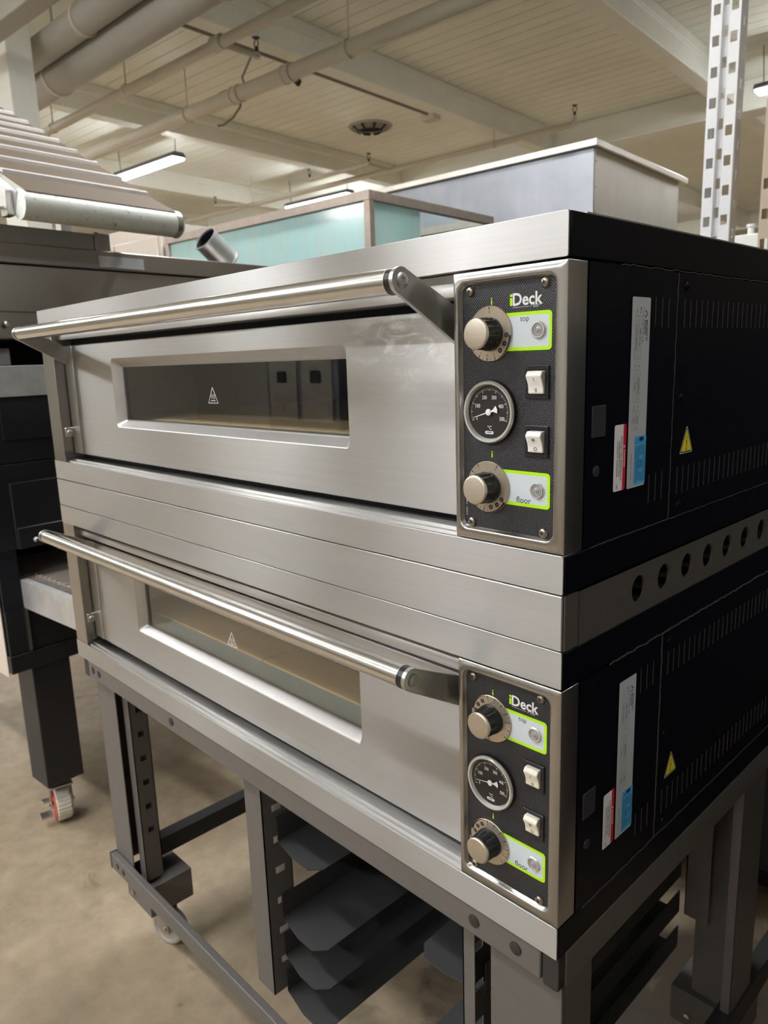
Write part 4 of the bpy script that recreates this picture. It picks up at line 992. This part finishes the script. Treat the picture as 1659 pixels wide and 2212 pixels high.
for x in (-4.62, -4.02): G().rev([(0.057, -0.05), (0.066, -0.045), (0.066, -0.03), (0.060, -0.028), (0.060, 0.028), (0.066, 0.03), (0.066, 0.045), (0.057, 0.05)], (x, 3.40, pz), (1, 0, 0), 24).build('coupling', M['pipe_paint'], t)
G().rev([(0.020, 0), (0.020, 0.03), (0.026, 0.032), (0.026, 0.05)], (-4.02, 3.40+0.05, pz-0.03), (0.2, 0.9, -0.3), 14, 0, False, True).build('drain_plug', M['dark_metal'], t)
ty, tz = 2.60, 1.865
t = thing('sprinkler_branch', 'thin cream pipe with brass sprinkler head, between the ducts and the thick pipe', 'pipe', (-5, ty, tz), FB)
G().cyl((RX0, ty, tz-0.12), (RX1, ty, tz+0.135), 0.034, 18).build('pipe', M['pipe_paint'], t)
for x in (-4.90, -6.05, -8.0): hanger(t, x, ty, tz+(x+4.3)*0.0124, 0.034)
G().rev([(0.036, -0.05), (0.046, -0.045), (0.046, -0.02), (0.040, 0.0), (0.046, 0.02), (0.046, 0.045), (0.036, 0.05)], (-3.80, ty, tz+0.004), (1, 0, 0), 20).build('coupling', M['pipe_paint'], t)
sprinkler(t, (-3.80, ty, tz), (-3.78, ty+0.30, tz+0.0))
fy, fz = 6.24, 1.98
t = thing('sprinkler_far_branch', 'far thin cream pipe with upright sprinkler heads in front of the girder', 'pipe', (-6, fy, fz), FB)
G().cyl((RX0, fy, fz), (-3.19, fy, fz), 0.030, 16).build('pipe', M['pipe_paint'], t)
hanger(t, -4.07, fy, fz, 0.030); hanger(t, -7.9, fy, fz, 0.030)
sprinkler(t, (-3.21, fy, fz), (-3.185, fy, fz+0.05))
sprinkler(t, (-5.45, fy, fz), (-5.50, fy-0.32, fz+0.02)); G().cyl((-5.50, fy-0.32, fz+0.02), (-6.45, fy-0.32, fz+0.02), 0.022, 12).build('arm_pipe', M['pipe_paint'], t); sprinkler(t, (-6.43, fy-0.32, fz+0.02), (-6.45, fy-0.32, fz+0.025))
sprinkler(t, (-7.9, fy, fz), (-8.35, fy-0.28, fz+0.02))
# big ducts at the upper left
for nm, y, r, za, zb_, lab, mat in (('round_duct', 2.10, 0.108, 1.822, 1.872, 'large pale grey round duct under the beams, lower of two at upper left', M['duct_paint']),
                         ('round_duct', 1.92, 0.085, 1.895, 1.955, 'brown grey round duct at upper left, above the pale duct', M['duct_paint'])):
    t = thing(nm, lab, 'duct', (-6, y, 1.8), FB)
    sl = (zb_-za)/2.05
    zz = lambda x: za+(x+5.24)*sl
    G().cyl((-9.5, y, zz(-9.5)), (-2.0, y, zz(-2.0)), r, 40).build('tube', mat, t)
    for x in (-4.93, -3.02) if y > 2 else (-4.2,):
        G().rev([(r+0.001, -0.014), (r+0.010, -0.010), (r+0.010, 0.010), (r+0.001, 0.014)], (x, y, zz(x)), (1, 0, 0), 40).build('strap', M['pipe_paint'], t)
        G().cyl((x, y, zz(x)+r), (x, y, HC), 0.010, 10).build('hanger_rod', M['pipe_paint'], t)
    if y > 2: G().rev([(r+0.001, -0.03), (r+0.016, -0.02), (r+0.016, 0.02), (r+0.001, 0.03)], (-3.10, y, zz(-3.10)), (1, 0, 0), 40).build('joint_band', M['pipe_paint'], t)
t = G().box(-4.70, -2.9, 1.32, 1.44, 1.69, 1.78)
tag(t.build('cross_beam', M['duct_paint'], frame=FB, bevel=0.006), 'weathered beige beam crossing the column at the top left corner', 'cross beam')
# conduit, box and cables
t = thing('conduit_run', 'thin dark conduit along the underside of a ceiling beam, ending in a junction box', 'conduit', (-4.25, 4.5, 2.1), FB)
G().cyl((-4.245, 2.6, 2.118), (-4.245, 5.35, 2.118), 0.013, 10).build('conduit', M['conduit'], t)
G().box(-4.32, -4.17, 5.35, 5.47, 2.07, 2.165).build('junction_box', M['pipe_paint'], t, bevel=0.008)
tag(G().pipe([(-5.0, 3.75, 2.09), (-4.98, 3.72, 2.0), (-5.06, 3.70, 1.93), (-5.2, 3.70, 1.90), (-5.27, 3.70, 1.91)], 0.010, 8).build('loose_cable', M['conduit'], frame=FB), 'loose dark cable end hanging from a beam beside the left lamp', 'cable')
tag(G().pipe([(-4.30, 3.3, 2.11), (-4.45, 3.32, 2.0), (-4.55, 3.44, 1.97), (-4.72, 3.46, 2.01), (-4.9, 3.45, 2.0), (-5.05, 3.43, 2.01)], 0.008, 8).build('tied_cable', M['conduit'], frame=FB), 'dark cable tied along the top of the thick pipe', 'cable')
tag(G().box(-4.95, -4.85, 3.48, 3.54, 1.98, 2.05).build('cable_box', M['dark_metal'], frame=FB, bevel=0.004), 'small dark box strapped behind the thick pipe', 'box')
# cut-out in the ceiling
t = thing('ceiling_vent', 'round dark cut-out with a torn metal collar in the ceiling boards', 'vent', (-5.39, 5.84, HC-0.05), FB)
G().rev([(0.200, 0.0), (0.215, -0.020), (0.235, -0.010), (0.240, 0.0), (0.232, -0.002), (0.212, -0.014)], (-5.39, 5.84, HC-0.001), (0, 0, 1), 40).build('collar', M['duct_paint'], t)
G().rev([(0.198, -0.002), (0.001, -0.002)], (-5.39, 5.84, HC), (0, 0, 1), 40).build('opening', M['gasket'], t)
n = 9; g = G()
for i in range(n):
    a = 2*PI*i/n+0.2; b = a+0.5
    p = [Vector((-5.39+0.205*math.cos(x), 5.84+0.205*math.sin(x), HC-0.012)) for x in (a, b)]; q = [Vector((-5.39+0.150*math.cos(x), 5.84+0.150*math.sin(x), HC-0.055)) for x in (a, b)]
    g.add(p+q, [(0, 1, 3, 2)])
g.build('torn_flaps', M['conduit'], t)

# ------------------------------------------------------------------ lamps of the room, with added fill lamps
def shop_light(x, y, z, label, turn=0.0, ln=1.2, group=None):
    t = thing('shop_light', label, 'ceiling lamp', (x, y, z), FB, group)
    hw = 0.075
    G().prism([(-hw, 0.0), (-hw-0.012, 0.016), (-hw+0.02, 0.050), (hw-0.02, 0.050), (hw+0.012, 0.016), (hw, 0.0)], lambda yy, zz, q: (x+q, y+yy, z+zz), -ln/2, ln/2).build('housing', M['housing'], t, bevel=0.003)
    G().box(x-ln/2+0.012, x+ln/2-0.012, y-hw+0.004, y+hw-0.004, z-0.018, z-0.0004).build('diffuser', M['led'], t, bevel=0.004)
    for s in (-1, 1):
        G().cyl((x+s*(ln/2-0.06), y, z+0.05), (x+s*(ln/2-0.06)+s*0.02, y, HC+0.02), 0.005, 6).build('chain', M['conduit'], t)
shop_light(-7.22, 4.22, 2.0, 'bright lamp hanging above the inclined conveyor, left side')
shop_light(-7.23, 6.82, 2.0, 'far lamp seen just above the rusty rail of the glass case')
shop_light(-1.12, 6.66, 2.0, 'lamp at the right edge of the photo beside the white rack upright')
for x, y in ((-4.45, -1.35), (-1.75, -1.35), (-7.2, -1.35), (0.4, -3.75), (3.4, 1.5), (-1.75, 1.6), (-7.2, 1.6), (-4.45, -3.75), (-1.75, -3.75), (-7.2, -3.75), (-9.5, 4.2), (-9.5, -1.15), (-9.5, 1.6), (-5.2, 9.6), (-7.3, 9.6), (-1.0, 9.6), (-5.2, 12.4), (-1.0, 12.4)):  # some of these follow the handle shadow, others are unseen lamps added as fill
    shop_light(x, y, 2.0, 'white shop lamp hung from the ceiling outside the picture, in a partly inferred, partly added set', group='room lamps outside the picture')

# equipment across the aisle, seen mirrored in the door glass
def aisle_oven(x, lab):
    t = thing('stored_oven', lab, 'oven', (x, -3.0, -ZO), FB, 'stored ovens across the aisle')
    G().box(x-0.55, x+0.55, -3.5, -2.75, -0.95, 0.02).build('body', M['bin_steel'], t, bevel=0.008)
    for s in (-1, 1):
        G().prism(rr(x+s*0.26-0.22, x+s*0.26+0.22, -0.62, -0.12, 0.03, 4), lambda a, z, q: (a, q, z), -2.75, -2.735).build('door', M['bin_steel_bright'], t, bevel=0.003)
        G().prism(rr(x+s*0.26-0.07, x+s*0.26+0.07, -0.30, -0.20, 0.02, 4), lambda a, z, q: (a, q, z), -2.7345, -2.725).build('dial', M['dark_oven'], t)
        for yy in (-3.42, -2.83): G().box(x+s*0.48-0.03, x+s*0.48+0.03, yy-0.03, yy+0.03, -ZO, -0.951).build('leg', M['dark_metal'], t)
for x in (-4.9, -3.6, -2.3): aisle_oven(x, 'stored steel oven on black legs across the aisle')
tag(G().box(-4.15, -4.0, -4.2, -4.05, -ZO, HC).build('red_post', M['red_post'], frame=FB, bevel=0.004), 'red steel post across the aisle', 'post')

t = thing('light_blocker', 'added tall black cabinet that blocks light, facing the dark side of the deck ovens, outside the picture', 'cabinet', (1.6, 0.7, -ZO))  # unseen block added to shade the aisle and the right side
G().box(0.85, 1.7, -0.25, 2.2, -ZO+0.08, 0.0).build('body', M['dark_oven'], t, bevel=0.006)
for ya in (-0.23, 0.99):
    dr = G().box(0.832, 0.8495, ya, ya+1.19, -ZO+0.12, -0.04).build('door', M['dark_oven'], t, bevel=0.004)
    G().cyl((0.81, ya+1.12, -1.1), (0.81, ya+1.12, -0.7), 0.010, 12).cyl((0.81, ya+1.12, -1.08), (0.833, ya+1.12, -1.08), 0.007, 10).cyl((0.81, ya+1.12, -0.72), (0.833, ya+1.12, -0.72), 0.007, 10).build('door_handle', M['zinc'], dr)
G().box(0.9, 1.65, -0.2, 2.15, -ZO, -ZO+0.081).build('plinth', M['black_gloss'], t)

t = thing('low_light_blocker', 'added low black cabinet that blocks light, close behind the deck oven stand', 'cabinet', (-0.3, 1.6, -ZO))  # made-up block added to darken the floor behind the stand
G().box(-1.30, 0.83, 1.35, 1.78, -ZO+0.08, -0.04).build('body', M['dark_oven'], t, bevel=0.006)
for xa in (-1.28, -0.57, 0.14): 
    dr = G().box(xa, xa+0.67, 1.332, 1.3495, -ZO+0.12, -0.08).build('door', M['dark_oven'], t, bevel=0.004)
    G().cyl((xa+0.60, 1.31, -0.8), (xa+0.60, 1.31, -0.5), 0.009, 12).cyl((xa+0.60, 1.31, -0.78), (xa+0.60, 1.333, -0.78), 0.007, 10).cyl((xa+0.60, 1.31, -0.52), (xa+0.60, 1.333, -0.52), 0.007, 10).build('door_handle', M['zinc'], dr)
G().box(-1.25, 0.78, 1.40, 1.74, -ZO, -ZO+0.081).build('plinth', M['black_gloss'], t)

# ------------------------------------------------------------------ camera, world, view
R = [[0.6953397841781155, 0.7179414138430085, -0.03259924582308336], [0.12235129469177236, -0.1629533705086368, -0.9790180589382007], [-0.7081897663948407, 0.6767616458761363, -0.20114902297710563]]
cd = bpy.data.cameras.new('camera'); cam = bpy.data.objects.new('camera', cd); COL.objects.link(cam)
rows = [R[0], [-v for v in R[1]], [-v for v in R[2]]]
mw = Matrix(((rows[0][0], rows[1][0], rows[2][0], 0.40772147), (rows[0][1], rows[1][1], rows[2][1], -0.64540701), (rows[0][2], rows[1][2], rows[2][2], -0.13439175+ZO), (0, 0, 0, 1)))
cam.matrix_world = mw
cd.sensor_fit = 'AUTO'; cd.sensor_width = 36.0; cd.lens = 36.0*1597.758/2212.0
cd.clip_start = 0.02; cd.clip_end = 100
cd.dof.use_dof = True; cd.dof.focus_distance = 0.84; cd.dof.aperture_fstop = 10.0
SC.camera = cam
w = bpy.data.worlds.new('world'); SC.world = w; w.use_nodes = True
w.node_tree.nodes['Background'].inputs[0].default_value = (0.9, 0.88, 0.8, 1); w.node_tree.nodes['Background'].inputs[1].default_value = 0.05
SC.view_settings.view_transform = 'Standard'; SC.view_settings.look = 'None'
SC.view_settings.exposure = 1.9; SC.view_settings.gamma = 1.0
SC.view_settings.use_curve_mapping = False
SC.cycles.max_bounces = 10; SC.cycles.transparent_max_bounces = 12; SC.cycles.diffuse_bounces = 6; SC.cycles.glossy_bounces = 6
SC.cycles.sample_clamp_indirect = 8.0; SC.cycles.caustics_reflective = False; SC.cycles.caustics_refractive = False
